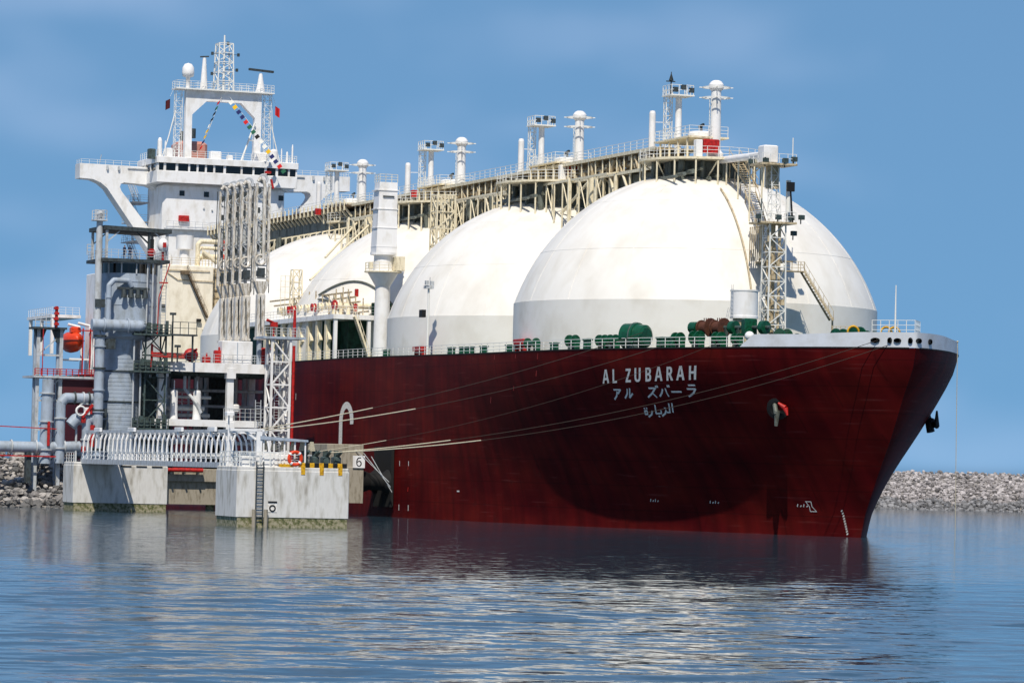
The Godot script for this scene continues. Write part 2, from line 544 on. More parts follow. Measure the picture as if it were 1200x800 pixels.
	var kana = [
		[20.1, 1.3, [[0.1, 0.85, 0.9, 0.85, 0.62, 0.5], [0.5, 0.68, 0.45, 0.3, 0.2, 0.0]]],
		[22.0, 1.25, [[0.3, 0.85, 0.3, 0.45, 0.05, 0.05], [0.6, 0.9, 0.6, 0.1, 0.95, 0.45]]],
		[25.5, 1.4, [[0.1, 0.85, 0.75, 0.85, 0.45, 0.4, 0.05, 0.05], [0.5, 0.4, 0.9, 0.05], [0.78, 1.04, 0.84, 0.92], [0.92, 1.06, 0.98, 0.94]]],
		[27.2, 1.3, [[0.3, 0.7, 0.25, 0.4, 0.05, 0.1], [0.6, 0.75, 0.75, 0.4, 0.95, 0.1], [0.78, 1.04, 0.84, 0.92], [0.92, 1.06, 0.98, 0.94]]],
		[28.8, 1.4, [[0.05, 0.45, 0.95, 0.45]]],
		[30.8, 1.3, [[0.2, 0.98, 0.8, 0.98], [0.1, 0.65, 0.9, 0.65, 0.7, 0.25, 0.3, 0.0]]]]
	for ch in kana:
		for st in ch[2]:
			var pts = []
			for k in range(0, st.size(), 2):
				pts.append(Vector2(20.7 + (ch[0] + ch[1] * st[k] - 20.1) * 1.03 + 0.8 * st[k + 1], 13.75 + 0.028 * (ch[0] - 20.0) + 1.15 * st[k + 1]))
			hull_strip(b, pts, 0.17)
	part(hull, "katakana_lettering", b, M.letter, "white Japanese katakana lettering under the ship's name")
	b = mb()
	for st in [[0.97, 1, 0.97, 0.2], [0.87, 1, 0.87, 0.2, 0.78, 0.2], [0.75, 0.4, 0.71, 0.12, 0.60, -0.1], [0.71, 0.6, 0.74, 0.6], [0.58, 0.4, 0.58, 0.15, 0.4, 0.15, 0.4, 0.95], [0.48, -0.12, 0.51, -0.12], [0.28, 0.4, 0.24, 0.1, 0.13, -0.1], [0.10, 0.15, 0.02, 0.15, 0.02, 0.48, 0.10, 0.48, 0.10, 0.15], [0.01, 0.7, 0.03, 0.7], [0.09, 0.7, 0.11, 0.7]]:
		var pts = []
		for k in range(0, st.size(), 2):
			pts.append(Vector2(24.4 + 4.4 * st[k] + 0.6 * st[k + 1], 12.02 + 0.2 * st[k] + 1.1 * st[k + 1]))
		hull_strip(b, pts, 0.16)
	part(hull, "arabic_lettering", b, M.letter, "white Arabic lettering under the katakana")
	# painted marks
	b = mb()
	var outer = [Vector2(-58.9, 7.8)]
	var inner = [Vector2(-57.5, 7.8)]
	for k in 15:
		var an = lerpf(PI, -0.12, k / 14.0)
		outer.append(Vector2(-56.0 + 2.9 * cos(an), 11.5 + 2.5 * sin(an)))
		inner.append(Vector2(-56.0 + 1.55 * cos(an), 11.4 + 1.75 * sin(an)))
	for k in outer.size() - 1:
		b.quad(hp(inner[k].x, inner[k].y, 0.03), hp(inner[k + 1].x, inner[k + 1].y, 0.03), hp(outer[k + 1].x, outer[k + 1].y, 0.03), hp(outer[k].x, outer[k].y, 0.03))
	part(hull, "painted_arch_letter", b, M.letter, "tall pale arched letter painted on the ship's side")
	var mark = func(pts: Array, w: float):
		var bm = mb()
		hull_strip(bm, pts, w)
		part(hull, "load_mark", bm, M.letter)
	for m in [[18.2, 2.95], [26.9, 2.97], [38.0, 2.9]]:
		for k in 4: mark.call([Vector2(m[0] + k * 0.36, m[1] + 0.06), Vector2(m[0] + k * 0.36 + 0.16, m[1] + 0.3 - 0.12 * (k % 2))], 0.09)
	var bow = []
	for q in [[39.2, 3.5], [39.8, 3.5], [39.7, 3.0], [40.0, 2.5], [39.3, 2.5], [39.4, 3.0], [39.2, 3.5]]: bow.append(Vector2(q[0], q[1]))
	mark.call(bow, 0.08)
	for k in 10: mark.call([Vector2(42.7, 0.25 + k * 0.26), Vector2(42.85, 0.38 + k * 0.26)], 0.1)
	for x in [-35.2, -32.3]:
		mark.call([Vector2(x, 6.2), Vector2(x, 6.7)], 0.16)
		mark.call([Vector2(x, 0.9), Vector2(x, 1.5)], 0.16)
	mark.call([Vector2(-38.0, 4.0), Vector2(-37.3, 4.0)], 0.16)
	mark.call([Vector2(-19.0, 3.4), Vector2(-18.5, 3.4)], 0.16)
	for x in [-83.2, -80.4, -77.6]: mark.call([Vector2(x, 14.5), Vector2(x, 15.2)], 0.22)
	b = mb()
	for s in [[-3.0, 13.5, -3.4], [3.1, 14.8, -2.3], [8.7, 16.3, -1.4]]:
		hull_strip(b, [Vector2(s[0], 18.7), Vector2(s[0] + s[2], s[1])], 0.13)
	for y in [5.8, 3.2]: hull_strip(b, [Vector2(-32.5, y), Vector2(-32.4, y + 0.4)], 0.2)
	part(hull, "red_paint_run", b, M.red, "thin bright red vertical paint line on hull side")
	# anchor in its pocket
	b = mb()
	var ap = hp(41.8, 12.9)
	var on = Vector3(0.75, -0.32, 0.58).normalized()
	b.lathe(ap - on * 0.35, [Vector2(1.25, 0.0), Vector2(1.15, 0.55), Vector2(0.8, 0.6), Vector2(0.0, 0.25)], 16, false, Basis(on.cross(Vector3.UP).normalized(), on, on.cross(Vector3.UP).normalized().cross(on)))
	var anchor = part(ship, "anchor", b, M.black, "bow anchor housed in dark hull pocket")
	b = mb()
	b.tube(ap + on * 0.35 + Vector3(-1.0, 1.7, 0.1), ap + on * 0.75 + Vector3(0, -0.4, 0), 0.2, 0.28, 8)
	b.tube(ap + on * 0.6 + Vector3(0.1, -0.1, 0), ap + on * 0.6 + Vector3(-0.1, -1.6, 0.0), 0.32, 0.18, 8)
	part(anchor, "shank", b, M.trough)
	b = mb()
	b.tube(ap + on * 0.7 + Vector3(0.2, 0.75, -0.1), ap + on * 0.85 + Vector3(0.75, 0.3, -0.65), 0.12, 0.3, 8)
	b.tube(ap + on * 0.85 + Vector3(0.75, 0.3, -0.65), ap + on * 0.8 + Vector3(0.95, -0.45, -0.8), 0.3, 0.1, 8)
	part(anchor, "fluke", b, M.red, "red painted anchor fluke")
	b = mb()
	var pp = Vector3(38.5, 12.6, -hb(38.5, 12.6) + 0.45)
	b.tube(pp + Vector3(-0.6, 1.3, -0.2), pp + Vector3(0.2, -1.6, -0.55), 0.3, 0.45, 8)
	b.tube(pp + Vector3(-1.1, -0.2, -0.5), pp + Vector3(1.3, -1.0, -0.7), 0.4, 0.3, 8)
	b.ball(pp + Vector3(0.1, -0.7, -0.6), Vector3(0.7, 0.6, 0.55), 10)
	b.tube(pp + Vector3(1.2, -1.0, -0.7), pp + Vector3(1.1, 0.6, -0.75), 0.32, 0.1, 8)
	b.tube(pp + Vector3(-1.0, -0.2, -0.5), pp + Vector3(-0.9, 1.0, -0.55), 0.32, 0.1, 8)
	part(ship, "anchor", b, M.black, "dark anchor on the far side of the bow")
	# rail along the starboard deck edge
	b = mb()
	var ps = []
	for k in 60:
		var x = lerpf(-190.0, 40.6, k / 59.0)
		ps.append(Vector3(x, dky(x), hb(x, 19.0) - 0.35))
	b.rail(ps, 1.1, 3, 2.0, 0.03)
	part(ship, "deck_railing", b, M.white_thin)

const TX := [0.0, -42.5, -85.0, -127.5, -170.0]

func dome_y(k: int, r: float) -> float:
	var R = 21.7 if k == 0 else 22.2
	var y = 17.6 + sqrt(max(0.0, R * R - r * r))
	return y if k > 0 else 24.72 + (y - 24.72) * 1.045

func ship_tanks(ship: Node3D):
	for k in 5:
		var R = 21.7 if k == 0 else 22.2
		var rs = 20.5 if k == 0 else 21.2
		var c = Vector3(TX[k], 0, 0)
		var yb = 17.6 + sqrt(R * R - rs * rs)
		var prof = []
		var a0 = asin((yb - 17.6) / R)
		for j in 33:
			var a = lerpf(a0, PI / 2, j / 32.0)
			prof.append(Vector2(max(R * cos(a), 0.001), dome_y(k, R * cos(a))))
		var b = mb()
		b.lathe(c, prof, 96, true)
		var d = part(ship, "tank_dome", b, M.tank, ["foremost white spherical tank cover, nearest the bow", "second white tank cover from the bow", "middle tank cover, half hidden behind the crane post", "fourth tank cover from the bow, behind the loading arms", "aftmost tank cover, before the bridge"][k])
		b = mb()
		b.lathe(c, [Vector2(rs + 0.02, 19.0), Vector2(rs + 0.02, yb + 0.02), Vector2(rs - 0.05, yb + 0.04)], 96)
		part(d, "skirt", b, M.tank)
		b = mb()
		for al in [0.62, 0.98]:
			var pr = []
			for q in [[-0.003, 0.0], [-0.0015, 0.02], [0.0015, 0.02], [0.003, 0.0]]:
				pr.append(Vector2((R + q[1]) * cos(al + q[0]), dome_y(k, R * cos(al + q[0])) + q[1]))
			b.lathe(c, pr, 96)
		for j in 18:
			var an = TAU * (j + 0.3) / 18
			var last = null
			for q in 15:
				var al = lerpf(a0, 1.2, q / 14.0)
				var p = c + Vector3(cos(an) * cos(al) * (R + 0.006), dome_y(k, R * cos(al)) + 0.006, sin(an) * cos(al) * (R + 0.006))
				if last != null: b.bar(last, p, 0.08, 0.04)
				last = p
		part(d, "weld_seam", b, M.tank)

func post(parent: Node3D, a: Vector3, e: Vector3, r := 0.16, m: Material = null, nm := "support_post"):
	var b = mb()
	b.tube(a, e, r, r, 6)
	part(parent, nm, b, m if m else M.cream)

func under(x: float, z: float) -> float:   # height of the domes or deck below a point
	var y = 19.3
	for k in 5:
		var r = Vector2(x - TX[k], z).length()
		if r < (20.5 if k == 0 else 21.2): y = max(y, dome_y(k, r))
	return y

func ship_gantry(ship: Node3D):
	var LO = 41.1
	var UP = 43.3
	# forward two-level part with pipes
	var b = mb()
	b.b2(Vector3(-120, UP - 0.22, -2.7), Vector3(-6, UP, 2.7))
	b.b2(Vector3(-118, LO - 0.1, -2.5), Vector3(-2, LO, 2.5))
	var g = part(ship, "pipe_gantry", b, M.tan)
	b = mb()
	for z in [2.75, -2.75]:
		b.b2(Vector3(-118, LO - 0.32, z - 0.1), Vector3(-2, LO + 0.02, z + 0.1))
		b.b2(Vector3(-120, UP - 0.3, z - 0.08), Vector3(-6, UP + 0.08, z + 0.08))
	for k in 25: b.b2(Vector3(-118 + k * 4.6, LO - 0.3, -2.6), Vector3(-117.75 + k * 4.6, LO - 0.12, 2.6))
	part(g, "edge_beam", b, M.cream)
	for k in 50:
		var x = -117.0 + k * 2.25
		post(g, Vector3(x, LO, 2.62), Vector3(x, UP - 0.25, 2.62), 0.10)
	b = mb()
	for k in 25: b.bar(Vector3(-117.0 + k * 4.5, LO, -2.62), Vector3(-117.0 + k * 4.5, UP - 0.2, -2.62), 0.2)
	part(g, "gantry_post", b, M.cream)
	var pm = [M.tan, M.cream, M.brown, M.tan, M.cream, M.grey_light]
	for k in 6:
		b = mb()
		var z = 1.9 - k * 0.75
		var y = LO + 0.35 + [0.5, 0.1, 0.9, 0.2, 0.6, 0.3][k]
		b.tube(Vector3(-188, y, z), Vector3(-4, y, z), [0.28, 0.2, 0.24, 0.35, 0.2, 0.3][k], -1, 8)
		for q in 30: b.tube(Vector3(-118 + q * 3.9 + k * 0.4, y, z), Vector3(-117.8 + q * 3.9 + k * 0.4, y, z), [0.28, 0.2, 0.24, 0.35, 0.2, 0.3][k] + 0.12, -1, 8)
		part(g, "cargo_pipe", b, pm[k])
	b = mb()
	b.b2(Vector3(-118, 39.2, -1.7), Vector3(-9, LO - 0.35, 1.7))
	for q in 28: b.b2(Vector3(-117 + q * 3.9, 38.9, -1.9), Vector3(-116.7 + q * 3.9, LO - 0.3, 1.9))
	part(g, "pipe_trunk", b, M.trough)
	b = mb()
	for q in 60:
		var x = -116.0 + q * 1.8
		var z = 2.0 + 0.5 * sin(q * 2.3)
		b.tube(Vector3(x, LO, z), Vector3(x + 1.2 * sin(q * 1.7), LO + 1.0 + 0.7 * absf(sin(q * 1.1)), z), 0.1 + 0.08 * (q % 3), -1, 6)
		b.box(Vector3(x + 0.6, LO + 0.5 + 0.5 * (q % 3), 2.3), Vector3(0.5, 0.5, 0.4))
	part(g, "valve_gear", b, M.tan).set_meta("kind", "stuff")
	# closed trough further aft with outrigger brackets
	b = mb()
	b.b2(Vector3(-191, 39.9, -2.4), Vector3(-118.2, 42.3, 2.4))
	for k in 19: b.b2(Vector3(-190 + k * 3.9, 39.95, 2.4), Vector3(-189.88 + k * 3.9, 42.25, 2.46))
	part(g, "trough", b, M.trough)
	b = mb()
	b.b2(Vector3(-191, 43.0, -3.7), Vector3(-118.2, 43.2, 3.7))
	part(g, "walkway_deck", b, M.brown)
	for k in 38:
		b = mb()
		var x = -190.5 + k * 1.93
		b.bar(Vector3(x, 41.6, 2.45), Vector3(x + 0.3, 42.95, 3.75), 0.16, 0.28)
		b.bar(Vector3(x + 0.3, 42.4, 3.75), Vector3(x + 0.3, 43.9, 3.75), 0.16, 0.2)
		part(g, "bracket", b, M.cream)
	b = mb()
	b.rail([Vector3(-191, 43.2, 3.6), Vector3(-118.2, 43.2, 3.6)], 1.1, 3, 2.0)
	b.rail([Vector3(-118.2, UP, 2.7), Vector3(-8, UP, 2.7)], 1.15, 3, 1.9)
	b.rail([Vector3(-191, 43.2, -3.6), Vector3(-8, UP, -2.6)], 1.15, 3, 2.2)
	part(g, "railing", b, M.white_thin)
	# legs to domes and valleys
	for k in 44:
		var x = -184.0 + k * 4.15
		if x > -6: continue
		for z in [2.6, -2.6]:
			var y = under(x, z * 1.0)
			if y < 26.0: continue
			post(g, Vector3(x, LO - 0.2 if x > -118 else 39.9, z), Vector3(x, y, z), 0.15)
	for k in 4:
		var xv = (TX[k] + TX[k + 1]) * 0.5
		var top = LO - 0.2 if k < 3 else 39.9
		for z in [2.6, -2.6]:
			for s in [-1, 1]:
				post(g, Vector3(xv + s * 1.2, top, z), Vector3(xv + s * 6.8, under(xv + s * 6.8, z * 1.2) - 0.2, z * 1.2), 0.2)
				post(g, Vector3(xv + s * 5.0, top, z), Vector3(xv + s * 11.5, under(xv + s * 11.5, z * 1.5) - 0.2, z * 1.5), 0.17)
		b = mb()
		b.lattice(Vector3(xv, 24.0, 0), Vector3(xv, top, 0), 4.2, 4.0, 8, 0.10)
		part(g, "valley_tower", b, M.cream)
		# pipes and drums hanging in the valley
		b = mb()
		for q in 16:
			var z = 5.6 - q * 0.7
			b.tube(Vector3(xv - 4.5 + (q * 7 % 10), 25, z), Vector3(xv - 4.5 + (q * 7 % 10), top, z), 0.16 + 0.12 * (q % 3), -1, 7)
		for q in 5: b.tube(Vector3(xv - 5, 28 + q * 2.6, 3.6 - q * 0.4), Vector3(xv + 5, 28 + q * 2.6, 3.6 - q * 0.4), 0.16, -1, 7)
		part(g, "valley_piping", b, M.cream if k % 2 == 0 else M.trough)
	b = mb()
	for z in [5.4, -5.4]: b.b2(Vector3(-112, 40.5, z - 0.1), Vector3(-14, 40.75, z + 0.1))
	part(g, "outrigger_beam", b, M.cream)
	for k in 36:
		var x = -112.0 + k * 2.7
		b = mb()
		b.bar(Vector3(x, 40.6, 5.4), Vector3(x, 41.2, 2.6), 0.14)
		b.tube(Vector3(x, 40.6, 5.4), Vector3(x, maxf(under(x, 5.4), 30.0), 5.4), 0.11, -1, 6)
		if k % 2: b.tube(Vector3(x, 40.6, 5.4), Vector3(x + 2.8, maxf(under(x + 2.8, 5.4), 36.0), 5.4), 0.08, -1, 6)
		part(g, "outrigger", b, M.cream)
	for k in 18:
		var x = -168.0 + k * 3.0
		for z in [4.6]:
			b = mb()
			b.bar(Vector3(x, 40.2, 2.4), Vector3(x, 39.6, z), 0.14)
			b.tube(Vector3(x, 39.7, z), Vector3(x, maxf(under(x, z), 29.0), z), 0.12, -1, 6)
			b.tube(Vector3(x, 39.7, z), Vector3(x + (1.6 if k % 2 else -1.6), maxf(under(x, z), 34.0), z + 0.4), 0.08, -1, 6)
			part(g, "outrigger", b, M.cream)
	# tank top platforms with ring of legs
	for k in 4:
		var c = Vector3(TX[k] + (1.5 if k == 0 else 2.5), 0, 0)
		b = mb()
		var rad = [7.4, 9.2, 9.0, 4.2][k]
		b.lathe(c, [Vector2(0.01, LO - 0.16), Vector2(rad, LO - 0.16), Vector2(rad, LO + 0.1), Vector2(0.01, LO + 0.1)], 18)
		var p = part(ship, "tank_top_platform", b, M.cream)
		var nl = [18, 26, 26, 10][k]
		for q in nl:
			var an = TAU * (q + 0.5) / nl
			var pt = c + Vector3(cos(an), 0, sin(an)) * (rad - 0.3)
			post(p, pt + Vector3(0, LO - 0.1, 0), Vector3(pt.x, under(pt.x, pt.z) - 0.05, pt.z), 0.11)
			if q % 3 == 0: post(p, pt + Vector3(0, LO - 0.2, 0), Vector3(c.x + cos(an + 0.16) * (rad - 2.2), under(c.x + cos(an + 0.16) * (rad - 2.2), sin(an + 0.16) * (rad - 2.2)), sin(an + 0.16) * (rad - 2.2)), 0.09, M.cream, "brace")
		b = mb()
		var ring = []
		for q in 19: ring.append(c + Vector3(cos(TAU * q / 18), 0, sin(TAU * q / 18)) * (rad - 0.15) + Vector3(0, LO + 0.1, 0))
		b.rail(ring, 1.15, 3, 1.1)
		part(p, "railing", b, M.white_thin)
		b = mb()
		for q in 15:
			var an = TAU * q / 15
			var pt = c + Vector3(cos(an), 0, sin(an)) * (rad - 1.6 - 0.9 * (q % 2))
			b.tube(pt + Vector3(0, 37.6, 0), pt + Vector3(0, 40.9, 0), 0.22 + 0.1 * (q % 3), -1, 8)
		for q in 7: b.tube(c + Vector3(-6, 38.9 + 0.33 * (q % 4), rad - 1.6 - q * 1.0), c + Vector3(6, 38.9 + 0.33 * (q % 4), rad - 1.6 - q * 1.0), 0.18 + 0.05 * (q % 3), -1, 7)
		b.lathe(c, [Vector2(rad - 3.0, 38.0), Vector2(rad - 3.0, 40.9)], 24)
		part(p, "dome_piping", b, M.trough)
		# upper platform with small drum and red box
		b = mb()
		b.b2(c + Vector3(-6.5 if k == 0 else -5.5, 43.55, -1.5), c + Vector3(3.6, 43.75, 3.4))
		for q in 4: b.bar(c + Vector3(-5.0 + q * 2.6, LO, 3.2), c + Vector3(-5.0 + q * 2.6, 43.6, 3.2), 0.2)
		part(p, "upper_platform", b, M.cream)
		b = mb()
		b.rail([c + Vector3(-6.4 if k == 0 else -5.4, 43.75, -1.4), c + Vector3(-6.4 if k == 0 else -5.4, 43.75, 3.3), c + Vector3(3.5, 43.75, 3.3), c + Vector3(3.5, 43.75, -1.4)], 1.15, 3, 1.3)
		part(p, "upper_railing", b, M.white_thin)
		b = mb()
		b.lathe(c + Vector3(0.6, 43.75, 0.6), [Vector2(1.5, 0.0), Vector2(1.5, 0.5), Vector2(1.3, 0.75), Vector2(0.01, 0.85)], 20)
		part(p, "valve_drum", b, M.white)
		b = mb()
		b.bar(c + Vector3(0.6, 44.5, 0.6), c + Vector3(0.6, 45.2, 0.6), 0.2)
		b.bar(c + Vector3(0.0, 45.1, 0.6), c + Vector3(1.2, 45.3, 0.6), 0.25)
		part(p, "dark_actuator", b, M.grey_dark)
		if k < 2:
			b = mb()
			var vx = [4.7, -37.0][k]
			b.cham(Vector3(vx + 1.1, 41.75, 0.3), Vector3(vx + 2.0, 43.3, 2.2), 0.08)
			part(p, "red_box", b, M.red, "red equipment box on tank top platform")
			b = mb()
			b.cham(Vector3(vx + 1.1, LO + 0.1, 2.3), Vector3(vx + 1.9, 43.2, 3.1), 0.06)
			part(p, "cabinet", b, M.white)
		else:
			b = mb()
			b.cham(c + Vector3(0.0, 42.0, 5.4), c + Vector3(0.7, 42.9, 6.2), 0.06)
			part(p, "red_box", b, M.red)
	# vent masts, small vents and lamp masts
	for k in 4:
		var x = [4.7, -37.0, -79.9, -122.2][k]
		b = mb()
		b.lathe(Vector3(x, 0, 0), [Vector2(0.95, LO), Vector2(0.95, LO + 0.8), Vector2(0.62, LO + 1.2), Vector2(0.56, 48.9), Vector2(0.82, 49.2), Vector2(0.85, 49.6), Vector2(0.62, 49.95), Vector2(0.35, 50.1), Vector2(0.01, 50.12)], 20)
		var vm = part(ship, "vent_mast", b, M.white, ["tall white vent mast with round cap on foremost tank", "vent mast with round cap on second tank", "vent mast with round cap on middle tank", "vent mast with round cap nearest the bridge"][k])
		for yy in [48.15, 49.3]:
			b = mb()
			b.lathe(Vector3(x, yy, 0), [Vector2(1.5, -0.05), Vector2(1.62, -0.05), Vector2(1.62, 0.05), Vector2(1.5, 0.05), Vector2(1.5, -0.05)], 20)
			for q in 4: b.bar(Vector3(x, yy, 0), Vector3(x + 1.9 * cos(q * PI / 2 + 0.35), yy, 1.9 * sin(q * PI / 2 + 0.35)), 0.1)
			part(vm, "spray_ring", b, M.white_thin)
		b = mb()
		b.ladder(Vector3(x + 0.3, LO, 0.8), Vector3(x + 0.3, 48.0, 0.8), Vector3.RIGHT)
		part(vm, "ladder", b, M.white_thin)
		x = [-13.75, -57.2, -101.9, -143.0][k]
		b = mb()
		b.lathe(Vector3(x, 0, 0), [Vector2(0.42, LO), Vector2(0.38, 47.9), Vector2(0.3, 48.2), Vector2(0.01, 48.25)], 14)
		b.bar(Vector3(x, 46.9, 0), Vector3(x + 0.4, 46.9, -1.3), 0.08)
		part(ship, "small_vent_pipe", b, M.white)
		x = [-6.0, -50.0, -92.2, -134.3][k]
		b = mb()
		b.lathe(Vector3(x, 0, 0), [Vector2(0.42, LO), Vector2(0.36, 49.3)], 12)
		var lm = part(ship, "lamp_mast", b, M.white, ["lamp mast with antenna spike on foremost tank", "lamp mast with floodlight platform on second tank", "lamp mast with floodlight platform on middle tank", "lamp mast nearest the bridge"][k])
		b = mb()
		b.lattice(Vector3(x - 1.0, UP, 0.9), Vector3(x - 1.0, 50.0, 0.9), 0.75, 0.75, 9, 0.035)
		part(lm, "ladder_cage", b, M.white_thin)
		b = mb()
		b.b2(Vector3(x - 1.5, 49.2, -1.4), Vector3(x + 1.3, 49.35, 1.5))
		b.rail([Vector3(x - 1.4, 49.35, 1.4), Vector3(x + 1.2, 49.35, 1.4), Vector3(x + 1.2, 49.35, -1.3), Vector3(x - 1.4, 49.35, -1.3)], 1.1, 2, 0.9, 0.035)
		part(lm, "lamp_platform", b, M.white_thin)
		for q in 3:
			b = mb()
			b.box(Vector3(x + 1.1, 49.9 + 0.3 * (q % 2), 0.9 - q * 1.0), Vector3(0.35, 0.55, 0.55))
			part(lm, "floodlight", b, M.grey_dark)
		if k == 0:
			b = mb()
			b.tube(Vector3(x, 49.3, 1.0), Vector3(x, 52.0, 1.0), 0.12, 0.05)
			b.tube(Vector3(x, 51.0, 1.0), Vector3(x, 51.8, 1.0), 0.3, 0.05)
			b.bar(Vector3(x, 50.9, 0.5), Vector3(x, 50.9, 1.6), 0.12)
			part(lm, "antenna_spike", b, M.grey_dark)

func ship_foremast(ship: Node3D):
	var b = mb()
	var c = Vector3(23.6, 0, 1.1)
	b.lattice(c + Vector3(0, 19, 0), c + Vector3(0, 33, 0), 2.1, 1.8, 9, 0.07)
	var f = part(ship, "foremast", b, M.white_thin, "lattice mast standing before the foremost tank")
	b = mb()
	b.tube(c + Vector3(-0.3, 19, 0.1), c + Vector3(-0.3, 33, 0.1), 0.34, -1, 10)
	b.tube(c + Vector3(0.5, 19, -0.4), c + Vector3(0.5, 33, -0.4), 0.16, -1, 8)
	b.tube(c + Vector3(0.4, 19, 0.6), c + Vector3(0.4, 31, 0.6), 0.14, -1, 8)
	b.tube(c + Vector3(0.2, 19, 0.9), c + Vector3(0.1, 33, 0.8), 0.1, -1, 8)
	for q in 9: b.box(c + Vector3(0.7, 20.5 + q * 1.35, 0.9 - 0.55 * (q % 4)), Vector3(0.35, 0.6, 0.35))
	part(f, "mast_pipe", b, M.tan)
	b = mb()
	b.b2(c + Vector3(-1.6, 32.9, -1.9), c + Vector3(1.6, 33.1, 2.3))
	part(f, "lower_platform", b, M.tan)
	b = mb()
	b.rail([c + Vector3(-1.5, 33.1, 2.2), c + Vector3(1.5, 33.1, 2.2), c + Vector3(1.5, 33.1, -1.8), c + Vector3(-1.5, 33.1, -1.8)], 1.1, 2, 1.0)
	part(f, "platform_railing", b, M.white_thin)
	b = mb()
	b.lattice(c + Vector3(0, 33, 0), c + Vector3(-0.6, 39.2, 0), 1.1, 0.8, 6, 0.04)
	part(f, "upper_lattice", b, M.white_thin)
	b = mb()
	b.tube(c + Vector3(-1.0, 36.8, -0.1), c + Vector3(-1.0, 39.3, -0.1), 0.75, -1, 12)
	b.b2(c + Vector3(-2.4, 39.2, -2.0), c + Vector3(1.2, 39.4, 2.2))
	part(f, "upper_platform", b, M.tan)
	b = mb()
	b.cham(c + Vector3(-1.9, 39.6, -0.4), c + Vector3(-0.2, 41.4, 1.3), 0.12)
	part(f, "white_housing", b, M.white)
	b = mb()
	b.rail([c + Vector3(-2.3, 39.4, 2.1), c + Vector3(1.1, 39.4, 2.1), c + Vector3(1.1, 39.4, -1.9)], 1.0, 2, 1.0)
	b.tube(c + Vector3(0.8, 39.4, -1.6), c + Vector3(0.8, 42.2, -1.6), 0.06)
	b.tube(c + Vector3(-1.2, 33.0, -2.1), c + Vector3(-1.2, 37.8, -2.1), 0.28, -1, 8)
	part(f, "upper_railing", b, M.white_thin)
	for q in [[1.0, 39.9, -1.7], [1.1, 39.7, -0.6], [0.9, 39.7, 1.6], [-1.9, 39.7, 2.0], [1.3, 33.6, 2.4], [1.4, 33.6, 0.2], [1.2, 33.7, -2.6], [0.6, 32.0, -2.0], [1.2, 33.6, -1.4]]:
		b = mb()
		b.box(c + Vector3(q[0], q[1], q[2]), Vector3(0.4, 0.5, 0.6), Basis(Vector3.UP, 0.3))
		b.bar(c + Vector3(q[0] - 0.2, q[1] - 0.7, q[2]), c + Vector3(q[0] - 0.2, q[1], q[2]), 0.1)
		part(f, "floodlight", b, M.steel_green)
	b = mb()
	b.tube(c + Vector3(1.3, 33, -1.5), c + Vector3(1.3, 36.5, -1.2), 0.12, 0.1)
	b.box(c + Vector3(1.3, 36.9, -1.2), Vector3(0.4, 1.0, 0.8))
	part(f, "signal_lamp", b, M.black)
	# pipe from tank top to the mast
	b = mb()
	b.tube(Vector3(6.5, 41.0, 0.2), Vector3(21.8, 40.6, 0.8), 0.4, -1, 12)
	part(f, "cable_pipe", b, M.white)
	for q in 4: post(f, Vector3(8.5 + q * 3.2, 40.9, 0.2), Vector3(8.5 + q * 3.2, under(8.5 + q * 3.2, 0.2), 0.2), 0.1)
	# stairway over the dome
	b = mb()
	b.stairs(Vector3(7.4, 41.2, -1.2), Vector3(13.0, 37.6, -1.0), Vector3(0, 0, 1), 1.3)
	b.stairs(Vector3(13.0, 37.2, -0.7), Vector3(20.6, 29.2, -0.3), Vector3(0, 0, 1), 1.3)
	for q in 9: b.bar(Vector3(8.0 + q * 1.5, lerpf(41.0, 29.6, q / 8.0), -0.4), Vector3(8.0 + q * 1.5, under(8.0 + q * 1.5, -0.4) + 0.1, -0.4), 0.1)
	part(ship, "dome_stairway", b, M.tan, "stairway running down the front of the foremost tank")
	for q in 6:
		var x = 9.0 + q * 2.1
		post(ship, Vector3(x, lerpf(39.4, 29.4, (x - 9.0) / 11.0), -1.0), Vector3(x, under(x, -1.0), -1.0), 0.08, M.tan, "stairway_post")
	b = mb()
	b.b2(Vector3(18.5, 29.0, -1.6), Vector3(22.6, 29.15, 1.0))
	b.bar(Vector3(19.0, 29, 0.8), Vector3(22.8, 33, 0.8), 0.12)
	for q in 8: b.bar(Vector3(19 + q * 0.5, 29.1, 1.9), Vector3(19.3 + q * 0.5, 32.8, 2.0), 0.1)
	part(ship, "stairway_landing", b, M.tan)
	b = mb()
	b.b2(c + Vector3(-0.6, 27.9, -3.4), c + Vector3(0.8, 28.0, -1.0))
	b.rail([c + Vector3(0.7, 28.0, -1.1), c + Vector3(0.7, 28.0, -3.3)], 1.0, 3, 0.7)
	b.stairs(c + Vector3(0.4, 28.0, -3.2), c + Vector3(1.6, 22.8, -6.2), Vector3(1, 0, 0), 0.9)
	b.bar(c + Vector3(1.6, 19, -6.3), c + Vector3(1.6, 23.0, -6.3), 0.16)
	b.rail([c + Vector3(1.0, 19.2, -6.5), c + Vector3(2.5, 19.2, -8.5)], 3.0, 8, 0.5)
	part(ship, "lower_stairway", b, M.tan)
	# small pipe down the dome
	b = mb()
	var last = null
	for q in 24:
		var al = lerpf(1.1, asin(6.8 / 21.7), q / 23.0)
		var rr = cos(al) * 21.7
		var p = Vector3(rr * 0.998 + 0.08, dome_y(0, rr) + 0.1, 0.06 * rr + 0.9)
		if last != null: b.tube(last, p, 0.11, -1, 6, false)
		last = p
	b.tube(last, Vector3(last.x, 19, last.z), 0.11, -1, 6)
	part(ship, "dome_pipe", b, M.tan)

